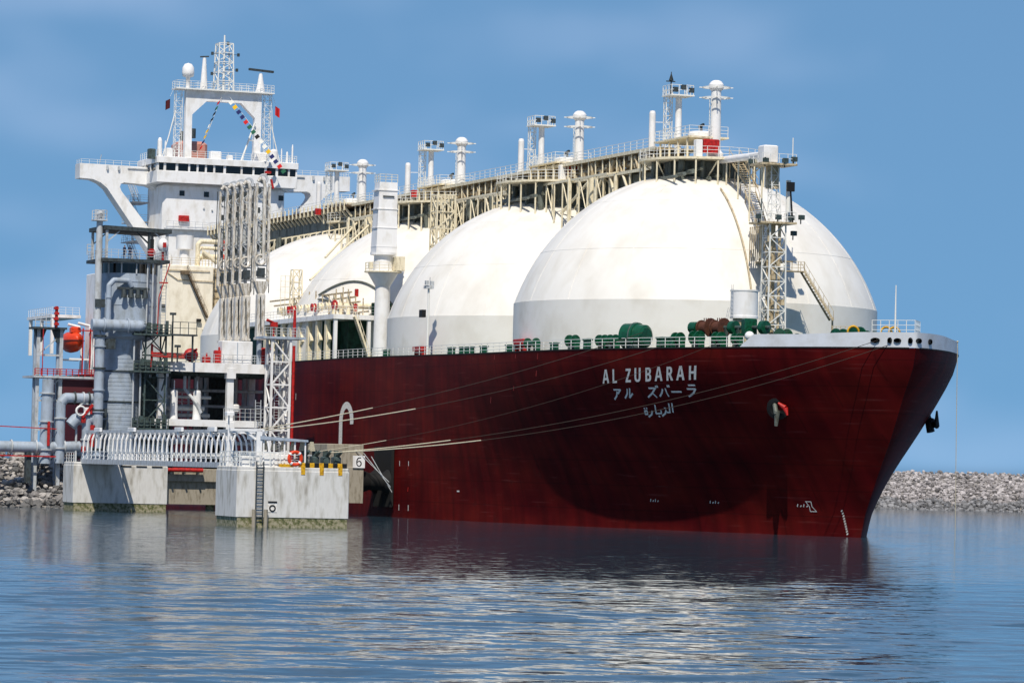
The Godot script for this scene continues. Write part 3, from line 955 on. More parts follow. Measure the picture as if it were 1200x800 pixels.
func winch(ship: Node3D, p: Vector3, L: float, r: float, m: Material, along := Vector3(1, 0, 0)):
	var b = mb()
	var u = along
	var w = Vector3.UP.cross(u).normalized()
	r *= 0.78
	var c = p + Vector3(0, r + 0.35, 0)
	b.tube(c - u * L * 0.5, c + u * L * 0.5, r * 0.5, -1, 16)
	var o = part(ship, "mooring_winch", b, m)
	for s in [-0.5, 0.5]:
		b = mb()
		b.tube(c + u * (L * s - 0.07), c + u * (L * s + 0.07), r, -1, 18)
		part(o, "flange", b, M.green)
	b = mb()
	b.cham(c + u * (L * 0.5 + 0.1) - w * r * 0.4 - Vector3(0, r + 0.3, 0), c + u * (L * 0.5 + 0.5) + w * r * 0.4 + Vector3(0, r * 0.4, 0), 0.05)
	part(o, "gear_case", b, M.green)
	b = mb()
	for s in [-0.4, 0.4]: b.b2(c + u * L * s - w * r * 0.5 - Vector3(0.06, r + 0.4, 0.06), c + u * L * s + w * r * 0.5 + Vector3(0.06, -r * 0.5, 0.06))
	part(o, "stand", b, M.steel_green)

func bollard(ship: Node3D, p: Vector3, h := 0.9, r := 0.28):
	var b = mb()
	for s in [-0.55, 0.55]:
		b.lathe(p + Vector3(s, 0, 0), [Vector2(r, 0), Vector2(r * 0.9, h * 0.8), Vector2(r * 1.3, h * 0.86), Vector2(r * 1.3, h), Vector2(0.01, h + 0.03)], 12)
	b.b2(p + Vector3(-1.0, 0, -0.4), p + Vector3(1.0, 0.12, 0.4))
	part(ship, "bollard", b, M.green)

func ship_foredeck(ship: Node3D):
	var edge = func(x: float, inb: float) -> Vector3: return Vector3(x, dky(x), hb(x, 19.0) - inb)
	for q in [[4.9, 1.1, 1.5, 0.75], [14.0, 1.2, 1.0, 0.85], [19.4, 1.4, 0.9, 0.8], [21.0, 1.6, 0.9, 0.8]]:
		winch(ship, edge.call(q[0], q[1]), q[2], q[3], M.green, Vector3(0.95, 0, -0.3).normalized())
	for q in [[-1.0, 1.0], [10.5, 1.0], [17.2, 1.1], [-14.0, 1.1], [-16.5, 1.1], [-20.5, 1.1], [-9.5, 1.1], [-44.0, 1.0], [29.2, 1.2], [30.4, 1.3]]:
		bollard(ship, edge.call(q[0], q[1]), 1.2 if q[0] > 16 else 0.9, 0.3)
	# large covered hose reel
	var p: Vector3 = edge.call(24.3, 1.9)
	var ax = Vector3(0.86, 0, -0.5).normalized()
	var b = mb()
	b.lathe(p + Vector3(0, 1.35, 0), [Vector2(0.01, -1.3), Vector2(1.2, -1.3), Vector2(1.38, -1.2), Vector2(1.38, 0.1), Vector2(1.45, 0.12), Vector2(1.45, 0.42), Vector2(1.3, 0.45), Vector2(1.2, 1.4), Vector2(0.9, 1.55), Vector2(0.01, 1.55)], 26, false, Basis(Vector3.UP.cross(ax).normalized(), ax, Vector3.UP.cross(ax).normalized().cross(ax)))
	var reel = part(ship, "hose_reel", b, M.green, "large green covered reel at the deck edge")
	b = mb()
	b.b2(p + Vector3(-1.2, 0, -0.9), p + Vector3(1.2, 0.5, 0.9))
	b.lathe(p + Vector3(0, 1.35, 0), [Vector2(1.47, 0.0), Vector2(1.5, 0.05), Vector2(1.5, 0.12), Vector2(1.47, 0.16)], 26, false, Basis(Vector3.UP.cross(ax).normalized(), ax, Vector3.UP.cross(ax).normalized().cross(ax)))
	part(reel, "reel_base", b, M.steel_green)
	# two-tier winch group on the forecastle
	for q in [[31.2, 1.5, 0.2, 0.8, 0.85], [33.6, 1.6, 0.2, 0.9, 0.95], [36.4, 1.6, 0.1, 0.8, 0.85], [38.7, 1.5, 0.0, 0.7, 0.75]]:
		winch(ship, edge.call(q[0], q[1]), q[3], q[4], M.green, Vector3(0.95, 0, -0.3).normalized())
	var lineA: Vector3 = edge.call(30.2, 4.2) + Vector3(0, 2.25, 0)
	var lineB: Vector3 = edge.call(40.5, 3.4) + Vector3(0, 2.15, 0)
	b = mb()
	b.tube(lineA, lineB, 0.2, -1, 10)
	for q in 6:
		var t = lineA.lerp(lineB, (q + 0.5) / 6.0)
		b.bar(Vector3(t.x, 19, t.z), t, 0.3, 0.5)
	var sh = part(ship, "winch_shaft", b, M.steel_green)
	var u = (lineB - lineA).normalized()
	for q in [0.12, 0.30]:
		b = mb()
		var c = lineA.lerp(lineB, q + 0.03)
		b.tube(c - u * 0.65, c + u * 0.65, 0.62, -1, 16)
		b.tube(c + u * 0.6, c + u * 0.75, 1.0, -1, 16)
		b.tube(c - u * 0.75, c - u * 0.6, 0.8, -1, 16)
		for k in 3: b.bar(c + u * 0.3 * (k - 1) + Vector3(0, 0.5, 0), c + u * 0.3 * (k - 1) + Vector3(0, 1.0, 0), 0.08)
		part(sh, "rope_drum", b, M.rust, "brown rope-filled winch drum")
	for q in [0.0, 0.52, 0.72, 0.92]:
		b = mb()
		var c = lineA.lerp(lineB, q)
		if q == 0.72: b.cham(c + Vector3(-0.5, -0.9, -0.7), c + Vector3(0.6, 0.9, 0.7), 0.1)
		elif q == 0.0: b.tube(c - u * 0.5, c + u * 0.55, 0.62, -1, 12)
		else: b.tube(c - u * 0.3, c + u * 0.3, 0.7, -1, 16)
		part(sh, "gear_drum", b, M.green)
	b = mb()
	b.ball(edge.call(40.0, 1.6) + Vector3(0, 1.2, 0), Vector3(0.55, 0.5, 0.5))
	part(ship, "ventilator_cowl", b, M.white)
	# white drum tank on legs
	b = mb()
	var c0 = Vector3(30.0, 0, 7.3)
	b.lathe(c0, [Vector2(0.01, 22.4), Vector2(1.5, 22.4), Vector2(1.5, 22.65), Vector2(1.44, 22.7), Vector2(1.44, 25.2), Vector2(1.5, 25.25), Vector2(1.5, 25.4), Vector2(0.01, 25.45)], 28)
	var dt = part(ship, "drum_tank", b, M.white, "white cylindrical tank standing on the foredeck")
	b = mb()
	b.tube(c0 + Vector3(0, 19, 0), c0 + Vector3(0, 22.4, 0), 1.2, -1, 18)
	part(dt, "drum_base", b, M.tan)
	b = mb()
	for s in [-1, 1]: b.ladder(c0 + Vector3(0.5, 19.5, s * 1.6), c0 + Vector3(0.5, 25.9, s * 1.6), Vector3.RIGHT, 0.4, 0.4, 0.02)
	b.ladder(c0 + Vector3(-0.3, 19, 2.6), c0 + Vector3(0, 23.5, 1.7), Vector3.RIGHT, 0.5, 0.4, 0.02)
	part(dt, "ladder", b, M.grey_light)
	# windlass group at the foot of the mast and near the bow
	for q in [[26.2, 2.9, 1.9, 1.0], [26.6, 1.2, 1.5, 1.5], [27.0, 0.2, 1.3, 1.2]]:
		winch(ship, Vector3(q[0], 19.0, q[1]), 1.0, q[3], M.green, Vector3(0.2, 0, 1).normalized())
	for q in [[44.2, 3.0, 1.15], [45.0, 1.5, 1.3], [45.2, 0.0, 1.05], [46.4, 4.3, 0.85]]:
		winch(ship, Vector3(q[0], 19.0, q[1]), 1.0, q[2], M.green, Vector3(0.3, 0, 1).normalized())
	for q in [[46.6, 2.6], [47.6, -0.6], [47.8, -1.4]]:
		b = mb()
		b.lathe(Vector3(q[0], 20.7, q[1]), [Vector2(0.62, -0.1), Vector2(0.75, 0.0), Vector2(0.62, 0.1), Vector2(0.5, 0.0), Vector2(0.62, -0.1)], 16, true, Basis(Vector3(0, 0, 1), Vector3(0.9, 0, 0.4).normalized(), Vector3.UP))
		b.bar(Vector3(q[0], 19, q[1]), Vector3(q[0], 20.2, q[1]), 0.2)
		part(ship, "yellow_brake_wheel", b, M.yellow)
	# bow rail with jackstaff
	b = mb()
	b.rail([Vector3(49.0, 19.0, 1.7), Vector3(52.2, 19.0, -1.5), Vector3(49.5, 19.0, -3.4)], 2.9, 6, 0.9, 0.03)
	part(ship, "bow_railing", b, M.white_thin)
	b = mb()
	b.tube(Vector3(51.0, 19.0, 0.1), Vector3(51.0, 25.4, 0.1), 0.14, 0.05, 8)
	part(ship, "jackstaff", b, M.white_thin)
	# light pole and red hose boxes at the deck edge
	b = mb()
	b.tube(Vector3(-30.2, 19.2, 21.4), Vector3(-30.2, 27.2, 21.4), 0.16, 0.13, 8)
	var lp = part(ship, "deck_lamp_post", b, M.white_thin, "white lamp post beside the second tank")
	b = mb()
	b.box(Vector3(-30.2, 27.4, 21.4), Vector3(0.9, 0.35, 1.0))
	b.tube(Vector3(-30.4, 27.5, 21.2), Vector3(-30.4, 28.6, 21.2), 0.05)
	b.box(Vector3(-29.8, 27.9, 21.8), Vector3(0.4, 0.5, 0.4))
	b.box(Vector3(-30.5, 27.9, 20.9), Vector3(0.4, 0.5, 0.4))
	part(lp, "lamp_head", b, M.grey_light)
	b = mb()
	b.box(Vector3(-31.4, 24.3, 21.7), Vector3(1.1, 0.9, 0.5))
	part(lp, "dark_panel", b, M.black)
	for x in [-33.8, 0.6]:
		b = mb()
		b.cham(Vector3(x - 1.6, 19.9, 20.6), Vector3(x + 1.6, 20.5, 21.5), 0.06)
		for s in [-1.3, 0.0, 1.3]: b.bar(Vector3(x + s, 19.2, 21.1), Vector3(x + s, 20.0, 21.1), 0.5, 0.3)
		part(ship, "red_hose_box", b, M.red)

func ship_midships(ship: Node3D):
	# manifold platform
	var b = mb()
	b.b2(Vector3(-112, 24.75, 13.4), Vector3(-66.8, 25.35, 21.5))
	var mp = part(ship, "manifold_platform", b, M.white)
	for k in 8:
		b = mb()
		var x = -70.8 - k * 3.9
		b.hexa([Vector3(x - 0.5, 19.4, 20.7), Vector3(x - 0.5, 19.4, 21.3), Vector3(x + 0.5, 19.4, 21.3), Vector3(x + 0.5, 19.4, 20.7), Vector3(x - 0.35, 24.75, 20.7), Vector3(x - 0.35, 24.75, 21.3), Vector3(x + 0.35, 24.75, 21.3), Vector3(x + 0.35, 24.75, 20.7)])
		b.hexa([Vector3(x + 0.4, 21.6, 20.8), Vector3(x + 0.4, 21.6, 21.2), Vector3(x + 1.3, 22.2, 21.2), Vector3(x + 1.3, 22.2, 20.8), Vector3(x + 0.35, 23.2, 20.8), Vector3(x + 0.35, 23.2, 21.2), Vector3(x + 0.6, 23.2, 21.2), Vector3(x + 0.6, 23.2, 20.8)])
		part(mp, "column", b, M.cream)
	for z in [21.1, 16.6, 13.7]:
		b = mb()
		b.b2(Vector3(-67.4, 19.4, z - 0.22), Vector3(-66.95, 24.75, z + 0.22))
		part(mp, "column", b, M.white)
	b = mb()
	b.b2(Vector3(-112, 19.4, 13.0), Vector3(-70.6, 24.7, 18.2))
	b.b2(Vector3(-112, 19.4, 18.2), Vector3(-74.0, 24.7, 19.6))
	for k in 6: b.tube(Vector3(-76 - k * 3.1, 19.4, 19.9), Vector3(-76 - k * 3.1, 24.7, 19.9), 0.2, -1, 8)
	part(mp, "green_bulkhead", b, M.deck)
	b = mb()
	b.stairs(Vector3(-66.4, 25.2, 18.8), Vector3(-65.2, 19.4, 17.0), Vector3(1, 0, 0), 0.9)
	part(mp, "stair", b, M.cream)
	b = mb()
	b.rail([Vector3(-112, 25.35, 21.3), Vector3(-67.0, 25.35, 21.3), Vector3(-67.0, 25.35, 13.6)], 1.1, 3, 1.5)
	part(mp, "railing", b, M.white_thin)
	# manifold pipes with flanges
	for k in 9:
		var x = -70.0 - k * 3.0
		b = mb()
		b.tube(Vector3(x, 26.6, 14.0), Vector3(x, 26.6, 20.5), 0.36, -1, 10)
		b.tube(Vector3(x, 25.3, 18.5), Vector3(x, 27.6, 18.5), 0.3, -1, 10)
		b.tube(Vector3(x, 27.5, 18.5), Vector3(x, 28.3, 18.5), 0.16, -1, 6)
		b.tube(Vector3(x - 0.5, 28.3, 18.5), Vector3(x + 0.5, 28.3, 18.5), 0.08, -1, 6)
		var pp = part(mp, "manifold_pipe", b, M.cream)
		b = mb()
		b.tube(Vector3(x, 26.6, 20.1), Vector3(x, 26.6, 20.3), 0.55, -1, 12)
		b.tube(Vector3(x, 26.6, 20.5), Vector3(x, 26.6, 20.7), 0.52, -1, 12)
		part(pp, "flange", b, M.red if k % 3 == 0 else M.cream)
	b = mb()
	for q in 26:
		var x = -68.5 - q * 1.0
		b.bar(Vector3(x, 25.3, 17.0 + 2.8 * sin(q * 2.1)), Vector3(x, 27.6 + 1.4 * abs(sin(q * 1.3)), 17.0 + 2.8 * sin(q * 2.1)), 0.12)
	for q in 5: b.tube(Vector3(-104, 25.9 + 0.6 * q, 16.4 + 0.6 * q), Vector3(-68, 25.9 + 0.6 * q, 16.4 + 0.6 * q), 0.13, -1, 6)
	part(mp, "valve_stems", b, M.tan)
	for q in [[-69.5, 28.4, 17.6], [-70.6, 26.9, 20.2], [-68.0, 26.4, 18.2], [-89.5, 26.7, 20.6]]:
		b = mb()
		b.cham(Vector3(q[0] - 0.25, q[1] - 0.6, q[2] - 0.2), Vector3(q[0] + 0.25, q[1] + 0.4, q[2] + 0.2), 0.05)
		part(mp, "red_valve_box", b, M.red)
	b = mb()
	b.cham(Vector3(-67.6, 25.35, 13.5), Vector3(-67.2, 27.0, 16.2), 0.05)
	part(mp, "green_panel", b, M.green)
	# drip tray frame seen edge-on and small white hut
	b = mb()
	b.rail([Vector3(-92.0, 25.3, 18.5), Vector3(-92.0, 25.3, 21.0)], 6.0, 8, 0.6)
	b.lattice(Vector3(-89.5, 25.3, 19.6), Vector3(-89.5, 32.0, 19.6), 1.4, 1.2, 4, 0.07)
	part(mp, "lattice_stand", b, M.cream)
	# crane
	b = mb()
	b.lathe(Vector3(-64.5, 0, 15.75), [Vector2(1.25, 19.3), Vector2(1.05, 20.2), Vector2(0.95, 29.0), Vector2(1.9, 30.6), Vector2(1.9, 30.9), Vector2(1.25, 31.0), Vector2(1.2, 32.9), Vector2(1.7, 33.0), Vector2(1.7, 33.3)], 20)
	var cr = part(ship, "hose_crane", b, M.white, "white crane post between the second and middle tanks")
	b = mb()
	b.hexa([Vector3(-65.7, 33.0, 14.3), Vector3(-65.7, 33.0, 17.1), Vector3(-63.4, 33.0, 17.1), Vector3(-63.4, 33.0, 14.3), Vector3(-65.5, 42.3, 14.4), Vector3(-65.5, 42.3, 16.8), Vector3(-63.5, 42.3, 16.8), Vector3(-63.5, 42.3, 14.4)])
	for y in [34.0, 36.4, 38.8, 41.2]: b.b2(Vector3(-65.72, y, 14.26), Vector3(-63.38, y + 0.12, 17.1))
	part(cr, "crane_tower", b, M.white)
	b = mb()
	b.b2(Vector3(-63.45, 40.4, 14.85), Vector3(-63.3, 40.55, 16.35))
	part(cr, "dark_slot", b, M.grey_dark)
	b = mb()
	b.rail([Vector3(-65.5, 42.3, 16.8), Vector3(-63.5, 42.3, 16.8), Vector3(-63.5, 42.3, 14.4)], 1.0, 3, 0.8)
	var rg = []
	for q in 13: rg.append(Vector3(-64.5 + 2.3 * cos(TAU * q / 12), 30.9, 15.75 + 2.3 * sin(TAU * q / 12)))
	b.rail(rg, 1.1, 3, 1.2)
	b.lathe(Vector3(-64.5, 0, 15.75), [Vector2(1.2, 30.75), Vector2(2.4, 30.75), Vector2(2.4, 30.9), Vector2(1.2, 30.9)], 20)
	part(cr, "crane_platform", b, M.cream)
	b = mb()
	b.box(Vector3(-63.3, 31.9, 14.05), Vector3(1.3, 1.8, 1.2))
	part(cr, "crane_machinery", b, M.cream)
	b = mb()
	b.box(Vector3(-63.5, 31.6, 17.75), Vector3(0.5, 0.8, 0.5))
	part(cr, "crane_lamp", b, M.cream)
	# slanting braces from the gantry to the manifold platform and a pipe tower beside the crane
	for q in [[-112.0, -101.0, 12.0, 34.5], [-104.0, -95.0, 16.0, 31.0], [-98.0, -91.0, 18.0, 28.5], [-92.0, -88.0, 14.0, 33.0]]:
		post(ship, Vector3(q[0], 40.2, 4.0), Vector3(q[1], q[3], q[2]), 0.16, M.cream, "slanting_brace")
	b = mb()
	b.lattice(Vector3(-64.0, 19.4, 8.0), Vector3(-64.0, 41.0, 8.0), 2.6, 2.4, 10, 0.09)
	for q in 6: b.tube(Vector3(-64.8 + 0.3 * q, 22.0, 9.0 - q * 0.4), Vector3(-64.8 + 0.3 * q, 41.0, 9.0 - q * 0.4), 0.13, -1, 7)
	part(ship, "pipe_tower", b, M.cream)
	# curved access track on the middle tank
	b = mb()
	for s in [0, 1]:
		var last = null
		for q in 20:
			var f = q / 19.0
			var an = lerpf(1.35, 0.62, f) if s == 0 else lerpf(1.33, 0.98, f)
			var al = (0.50 + 0.17 * sin(f * PI * 0.72) - 0.26 * f * f) if s == 0 else (0.47 + 0.02 * f - 0.16 * f * f)
			var p = Vector3(TX[2] + cos(an) * cos(al) * 22.4, 17.6 + sin(al) * 22.4, sin(an) * cos(al) * 22.4)
			if last != null: b.tube(last, p, 0.13, -1, 6, true)
			last = p
	part(ship, "curved_dome_track", b, M.trough)
	# cargo machinery house
	b = mb()
	b.cham(Vector3(-165.0, 19.4, 13.4), Vector3(-152.0, 35.4, 21.5), 0.12)
	var ch = part(ship, "machinery_house", b, M.cream_house, "tall cream deckhouse behind the loading arms")
	b = mb()
	b.cham(Vector3(-165.0, 19.4, 9.6), Vector3(-153.5, 35.2, 13.35), 0.12)
	part(ch, "tan_annex", b, M.tan)
	b = mb()
	b.rail([Vector3(-164.5, 35.4, 21.3), Vector3(-152.2, 35.4, 21.3), Vector3(-152.2, 35.4, 9.8)], 1.1, 3, 1.5)
	b.path([Vector3(-151.85, 34.6, 20.6), Vector3(-151.85, 34.6, 14.0)], 0.07)
	b.path([Vector3(-151.85, 34.2, 20.6), Vector3(-151.85, 33.2, 19.0), Vector3(-151.85, 33.0, 10.0)], 0.07)
	for y in [34.0, 32.0]: b.path([Vector3(-153.3, y, 13.2), Vector3(-153.3, y, 9.8)], 0.1)
	part(ch, "house_piping", b, M.tan)
	b = mb()
	b.stairs(Vector3(-151.5, 34.4, 17.6), Vector3(-151.3, 27.6, 14.4), Vector3(1, 0, 0), 0.6)
	b.b2(Vector3(-151.95, 34.0, 17.4), Vector3(-151.0, 34.5, 18.6))
	part(ch, "outside_stair", b, M.brown)
	b = mb()
	b.hexa([Vector3(-151.8, 25.2, 14.2), Vector3(-150.6, 25.2, 14.2), Vector3(-150.6, 25.2, 13.2), Vector3(-151.8, 25.2, 13.2), Vector3(-151.8, 28.4, 13.6), Vector3(-150.6, 28.4, 13.6), Vector3(-150.6, 28.4, 12.0), Vector3(-151.8, 28.4, 12.0)])
	part(ch, "tan_chute", b, M.tan)
	for q in [[15.6, 27.2], [14.6, 25.6], [21.2, 29.2]]:
		b = mb()
		b.box(Vector3(-151.7, q[1], q[0]), Vector3(0.5, 0.45, 0.65))
		part(ch, "small_lamp", b, M.black)
	b = mb()
	b.lathe(Vector3(-154.5, 0, 17.3), [Vector2(0.75, 35.4), Vector2(0.75, 37.8), Vector2(1.3, 37.9), Vector2(1.3, 40.0), Vector2(0.01, 40.1)], 18)
	part(ch, "roof_vent", b, M.white)
	b = mb()
	b.lathe(Vector3(-155.5, 0, 19.8), [Vector2(0.8, 35.4), Vector2(0.8, 37.0), Vector2(0.01, 37.1)], 16)
	part(ch, "roof_vent", b, M.white)
	for q in [[39.2, 0.36], [38.2, 0.26], [36.9, 0.42]]:
		b = mb()
		b.path([Vector3(-154.0, 35.4, 15.4), Vector3(-154.0, q[0] - 0.5, 15.4), Vector3(-154.0, q[0], 14.9), Vector3(-154.0, q[0], 10.0)], q[1], 10)
		var pp = part(ch, "roof_pipe", b, M.cream)
		for z in [11.6, 10.6]:
			b = mb()
			b.tube(Vector3(-154.0, q[0], z), Vector3(-154.0, q[0], z - 0.25), q[1] + 0.12, -1, 12)
			part(pp, "orange_band", b, M.orange)
	b = mb()
	for q in 12: b.bar(Vector3(-153.4, 35.4, 15.8 - q * 0.5), Vector3(-153.4, 36.2 + (q * 7 % 5) * 0.5, 15.8 - q * 0.5), 0.12)
	b.tube(Vector3(-153.2, 37.6, 14.8), Vector3(-153.2, 36.0, 12.6), 0.3, -1, 10)
	part(ch, "roof_pipe_supports", b, M.cream)

func wz(px: float) -> float: return 22.95 - (px - 93.0) * 0.1418

func ship_bridge(ship: Node3D):
	var b = mb()
	b.cham(Vector3(-202.0, 19.4, -20.6), Vector3(-196.0, 35.9, 20.6), 0.1)
	b.cham(Vector3(-226, 19.4, -9.0), Vector3(-201.9, 35.8, 9.0), 0.1)
	var acc = part(ship, "accommodation_block", b, M.white)
	b = mb()
	b.cham(Vector3(-204.5, 35.85, -10.3), Vector3(-194.2, 50.9, 10.2), 0.5)
	var house = part(acc, "bridge_house", b, M.white)
	for q in [[49.3, 7.1], [49.3, 3.0], [49.3, -9.6], [49.3, -4.5]]:
		b = mb()
		b.b2(Vector3(-194.3, q[0] - 0.42, q[1] - 0.42), Vector3(-194.14, q[0] + 0.42, q[1] + 0.42))
		part(acc, "porthole_window", b, M.glass)
	b = mb()
	b.cham(Vector3(-194.6, 44.7, 5.9), Vector3(-193.7, 45.7, 7.6), 0.06)
	part(acc, "red_sign_box", b, M.red)
	b = mb()
	for q in 3: b.box(Vector3(-194.1, 47.0 - 0.25 * q, 3.4 - q * 1.4), Vector3(0.2, 0.22, 0.25))
	b.rail([Vector3(-193.6, 43.6, 9.8), Vector3(-193.6, 43.6, -9.8)], 1.1, 3, 1.2)
	b.b2(Vector3(-194.2, 43.4, -10.0), Vector3(-193.4, 43.55, 10.0))
	part(acc, "front_gallery", b, M.grey_light)
	# wheelhouse: sill, mullions, header; glass set back
	b = mb()
	var xf = -192.5
	b.cham(Vector3(-204.5, 50.88, -11.8), Vector3(xf, 52.75, 11.8), 0.08)
	b.cham(Vector3(-204.6, 53.98, -11.9), Vector3(xf + 0.25, 55.0, 11.9), 0.08)
	b.b2(Vector3(-204.4, 52.7, -11.2), Vector3(-194.5, 54.0, 11.2))
	var wh = part(ship, "wheelhouse", b, M.white)
	var wins = [[11.6, 10.7], [10.3, 8.7], [8.3, 6.6], [6.3, 5.2], [4.9, 3.8], [3.5, 2.4], [2.1, 0.7], [0.3, -2.2], [-2.5, -4.2], [-4.5, -6.2], [-6.6, -8.1], [-8.5, -10.2], [-10.5, -11.5]]
	for w in wins:
		b = mb()
		b.b2(Vector3(xf - 0.35, 52.7, w[1]), Vector3(xf - 0.28, 54.02, w[0]))
		part(wh, "window", b, M.glass)
	b = mb()
	for k in wins.size() - 1:
		b.b2(Vector3(xf - 0.4, 52.7, wins[k + 1][0]), Vector3(xf - 0.06, 54.02, wins[k][1]))
	for s in [-1, 1]:
		b.b2(Vector3(xf - 0.4, 52.7, s * 11.5), Vector3(xf - 0.05, 54.02, s * 11.75))
		for k in 4: b.b2(Vector3(-204.4 + k * 3.6, 52.7, s * 11.4), Vector3(-204.0 + k * 3.6, 54.02, s * 11.76))
	part(wh, "mullion", b, M.white)
	for s in [-1, 1]:
		b = mb()
		b.b2(Vector3(-204.3, 52.72, s * 11.45), Vector3(xf - 0.5, 54.0, s * 11.5))
		part(wh, "side_window", b, M.glass)
	# bridge wings with curved braces
	for s in [1.0, -1.0]:
		var f := Transform3D(Basis(Vector3(0, 0, s), Vector3.UP, Vector3(-1, 0, 0) * s), Vector3(-199.0, 0, 0))
		if s < 0: f.origin.x = -202.2
		var poly := PackedVector2Array([Vector2(9.0, 53.6), Vector2(22.9, 53.75), Vector2(22.9, 51.35), Vector2(20.7, 51.25), Vector2(19.4, 50.75), Vector2(18.3, 49.9), Vector2(8.2, 36.2), Vector2(5.0, 36.2), Vector2(15.9, 49.5), Vector2(16.2, 50.2), Vector2(16.05, 50.7), Vector2(15.5, 50.95), Vector2(11.6, 50.75), Vector2(10.6, 50.4), Vector2(9.8, 49.6), Vector2(9.0, 48.0)])
		b = mb()
		b.prism(poly, f, 3.2)
		var wing = part(ship, "bridge_wing", b, M.white, "starboard bridge wing with slanting brace" if s > 0 else "port bridge wing, beyond the arms")
		b = mb()
		b.rail([Vector3(-199.1, 53.7, s * 12.0), Vector3(-199.1, 53.75, s * 22.7), Vector3(-202.0, 53.75, s * 22.7)], 0.7, 2, 1.4, 0.025)
		part(wing, "wing_rail", b, M.white_thin)
		b = mb()
		b.b2(Vector3(-198.98, 53.2, s * 9.2), Vector3(-198.8, 53.35, s * 15.0))
		for z in [18.4, 16.5]: b.box(Vector3(-198.8, 53.2, s * z), Vector3(0.3, 0.7, 0.3))
		b.tube(Vector3(-199.5, 53.7, s * 19.6), Vector3(-199.5, 55.3, s * 19.3), 0.06)
		part(wing, "wing_fitting", b, M.grey_light)
	# stair galleries beside the house, seen under the wing
	b = mb()
	for k in 4:
		b.b2(Vector3(-210, 38.5 + k * 3.2, 9.9), Vector3(-203, 38.65 + k * 3.2, 13.0))
		b.rail([Vector3(-203.2, 38.65 + k * 3.2, 10.3), Vector3(-203.2, 38.65 + k * 3.2, 12.9), Vector3(-209.8, 38.65 + k * 3.2, 12.9)], 1.1, 3, 1.4)
		b.stairs(Vector3(-204, 38.6 + k * 3.2, 12.0), Vector3(-208.5, 41.7 + k * 3.2, 12.0), Vector3(0, 0, 1), 0.8)
	part(acc, "stair_gallery", b, M.grey_light)
	# top of wheelhouse
	b = mb()
	b.rail([Vector3(-204, 55.0, 11.6), Vector3(xf, 55.0, 11.6), Vector3(xf, 55.0, -11.6), Vector3(-204, 55.0, -11.6)], 1.1, 3, 1.3)
	part(wh, "roof_railing", b, M.white_thin)
	for q in [[-195.0, 1.5, 2.0, 0.9, 0.9], [-194.5, -0.8, 1.2, 1.3, 0.4], [-196.0, -6.4, 2.4, 1.1, 1.1], [-195.0, 9.3, 2.2, 1.6, 0.5]]:
		b = mb()
		b.cham(Vector3(q[0] - 0.7, 55.0, q[1] - q[4]), Vector3(q[0] + 0.7, 55.0 + q[2] * 0.7, q[1] + q[4]), 0.1)
		part(wh, "roof_locker", b, M.white)
	for q in [[-194.2, -8.2, 2.2, 0.75], [-194.0, -10.4, 1.9, 0.2], [-194.2, 11.0, 3.1, 0.42], [-193.8, 10.2, 2.6, 0.12], [-194.5, -9.6, 2.4, 0.12], [-194.0, -11.3, 3.1, 0.16], [-195, 7.6, 3.0, 0.1]]:
		b = mb()
		b.lathe(Vector3(q[0], 55.0, q[1]), [Vector2(q[3], 0), Vector2(q[3] * 0.9, q[2] * 0.85), Vector2(q[3] * 0.5, q[2]), Vector2(0.01, q[2] + 0.05)], 12)
		part(wh, "ventilator", b, M.white)
	b = mb()
	b.cham(Vector3(-194.5, 54.6, 11.9), Vector3(-193.2, 56.2, 13.0), 0.1)
	part(wh, "searchlight", b, M.steel_green)
	# funnel
	b = mb()
	b.cham(Vector3(-231, 35.9, -5.7), Vector3(-225, 60.6, -0.7), 0.5)
	part(ship, "funnel", b, M.salmon, "salmon pink funnel behind the radar arch")
	b = mb()
	for k in 3: b.tube(Vector3(-230 + k * 3.0, 61, -2.6), Vector3(-230 + k * 3.0, 62.6, -2.6), 0.6, -1, 10)
	b.b2(Vector3(-221.9, 56.0, -4.6), Vector3(-221.7, 57.4, -3.4))
	part(ship, "exhaust_pipe", b, M.grey_dark)
	# radar arch
	var xa = -196.4
	b = mb()
	for s in [1.0, -1.0]:
		var f := Transform3D(Basis(Vector3(0, 0, s), Vector3.UP, Vector3(-1, 0, 0) * s), Vector3(xa + 0.6 * s, 0, 0))
		b.prism(PackedVector2Array([Vector2(0, 66.3), Vector2(6.4, 66.3), Vector2(6.4, 55.0), Vector2(5.25, 55.0), Vector2(5.3, 62.3), Vector2(2.9, 64.6), Vector2(0, 64.6)]), f, 1.2)
	var arch = part(ship, "radar_arch", b, M.white, "white goalpost radar arch on the wheelhouse roof")
	b = mb()
	b.b2(Vector3(xa - 1.5, 66.3, -8.3), Vector3(xa + 1.5, 66.5, 8.3))
	b.rail([Vector3(xa + 1.4, 66.5, 8.2), Vector3(xa + 1.4, 66.5, -8.2), Vector3(xa - 1.4, 66.5, -8.2), Vector3(xa - 1.4, 66.5, 8.2), Vector3(xa + 1.4, 66.5, 8.2)], 1.2, 3, 1.2)
	part(arch, "arch_platform", b, M.white_thin)
	b = mb()
	b.lattice(Vector3(xa, 66.5, 0), Vector3(xa, 74.2, 0), 2.7, 2.3, 5, 0.085)
	b.tube(Vector3(xa, 66.5, 0), Vector3(xa, 75.6, 0), 0.22, 0.14, 8)
	part(arch, "lattice_mast", b, M.white_thin)
	b = mb()
	for q in [[72.5, 2.0], [72.5, -2.4], [70.0, -2.2], [74.3, -0.6], [69.2, 2.0]]:
		b.bar(Vector3(xa, q[0], 0), Vector3(xa, q[0], q[1]), 0.07)
		b.box(Vector3(xa, q[0], q[1]), Vector3(0.4, 0.5, 0.35))
	part(arch, "navigation_lamps", b, M.grey_dark)
	b = mb()
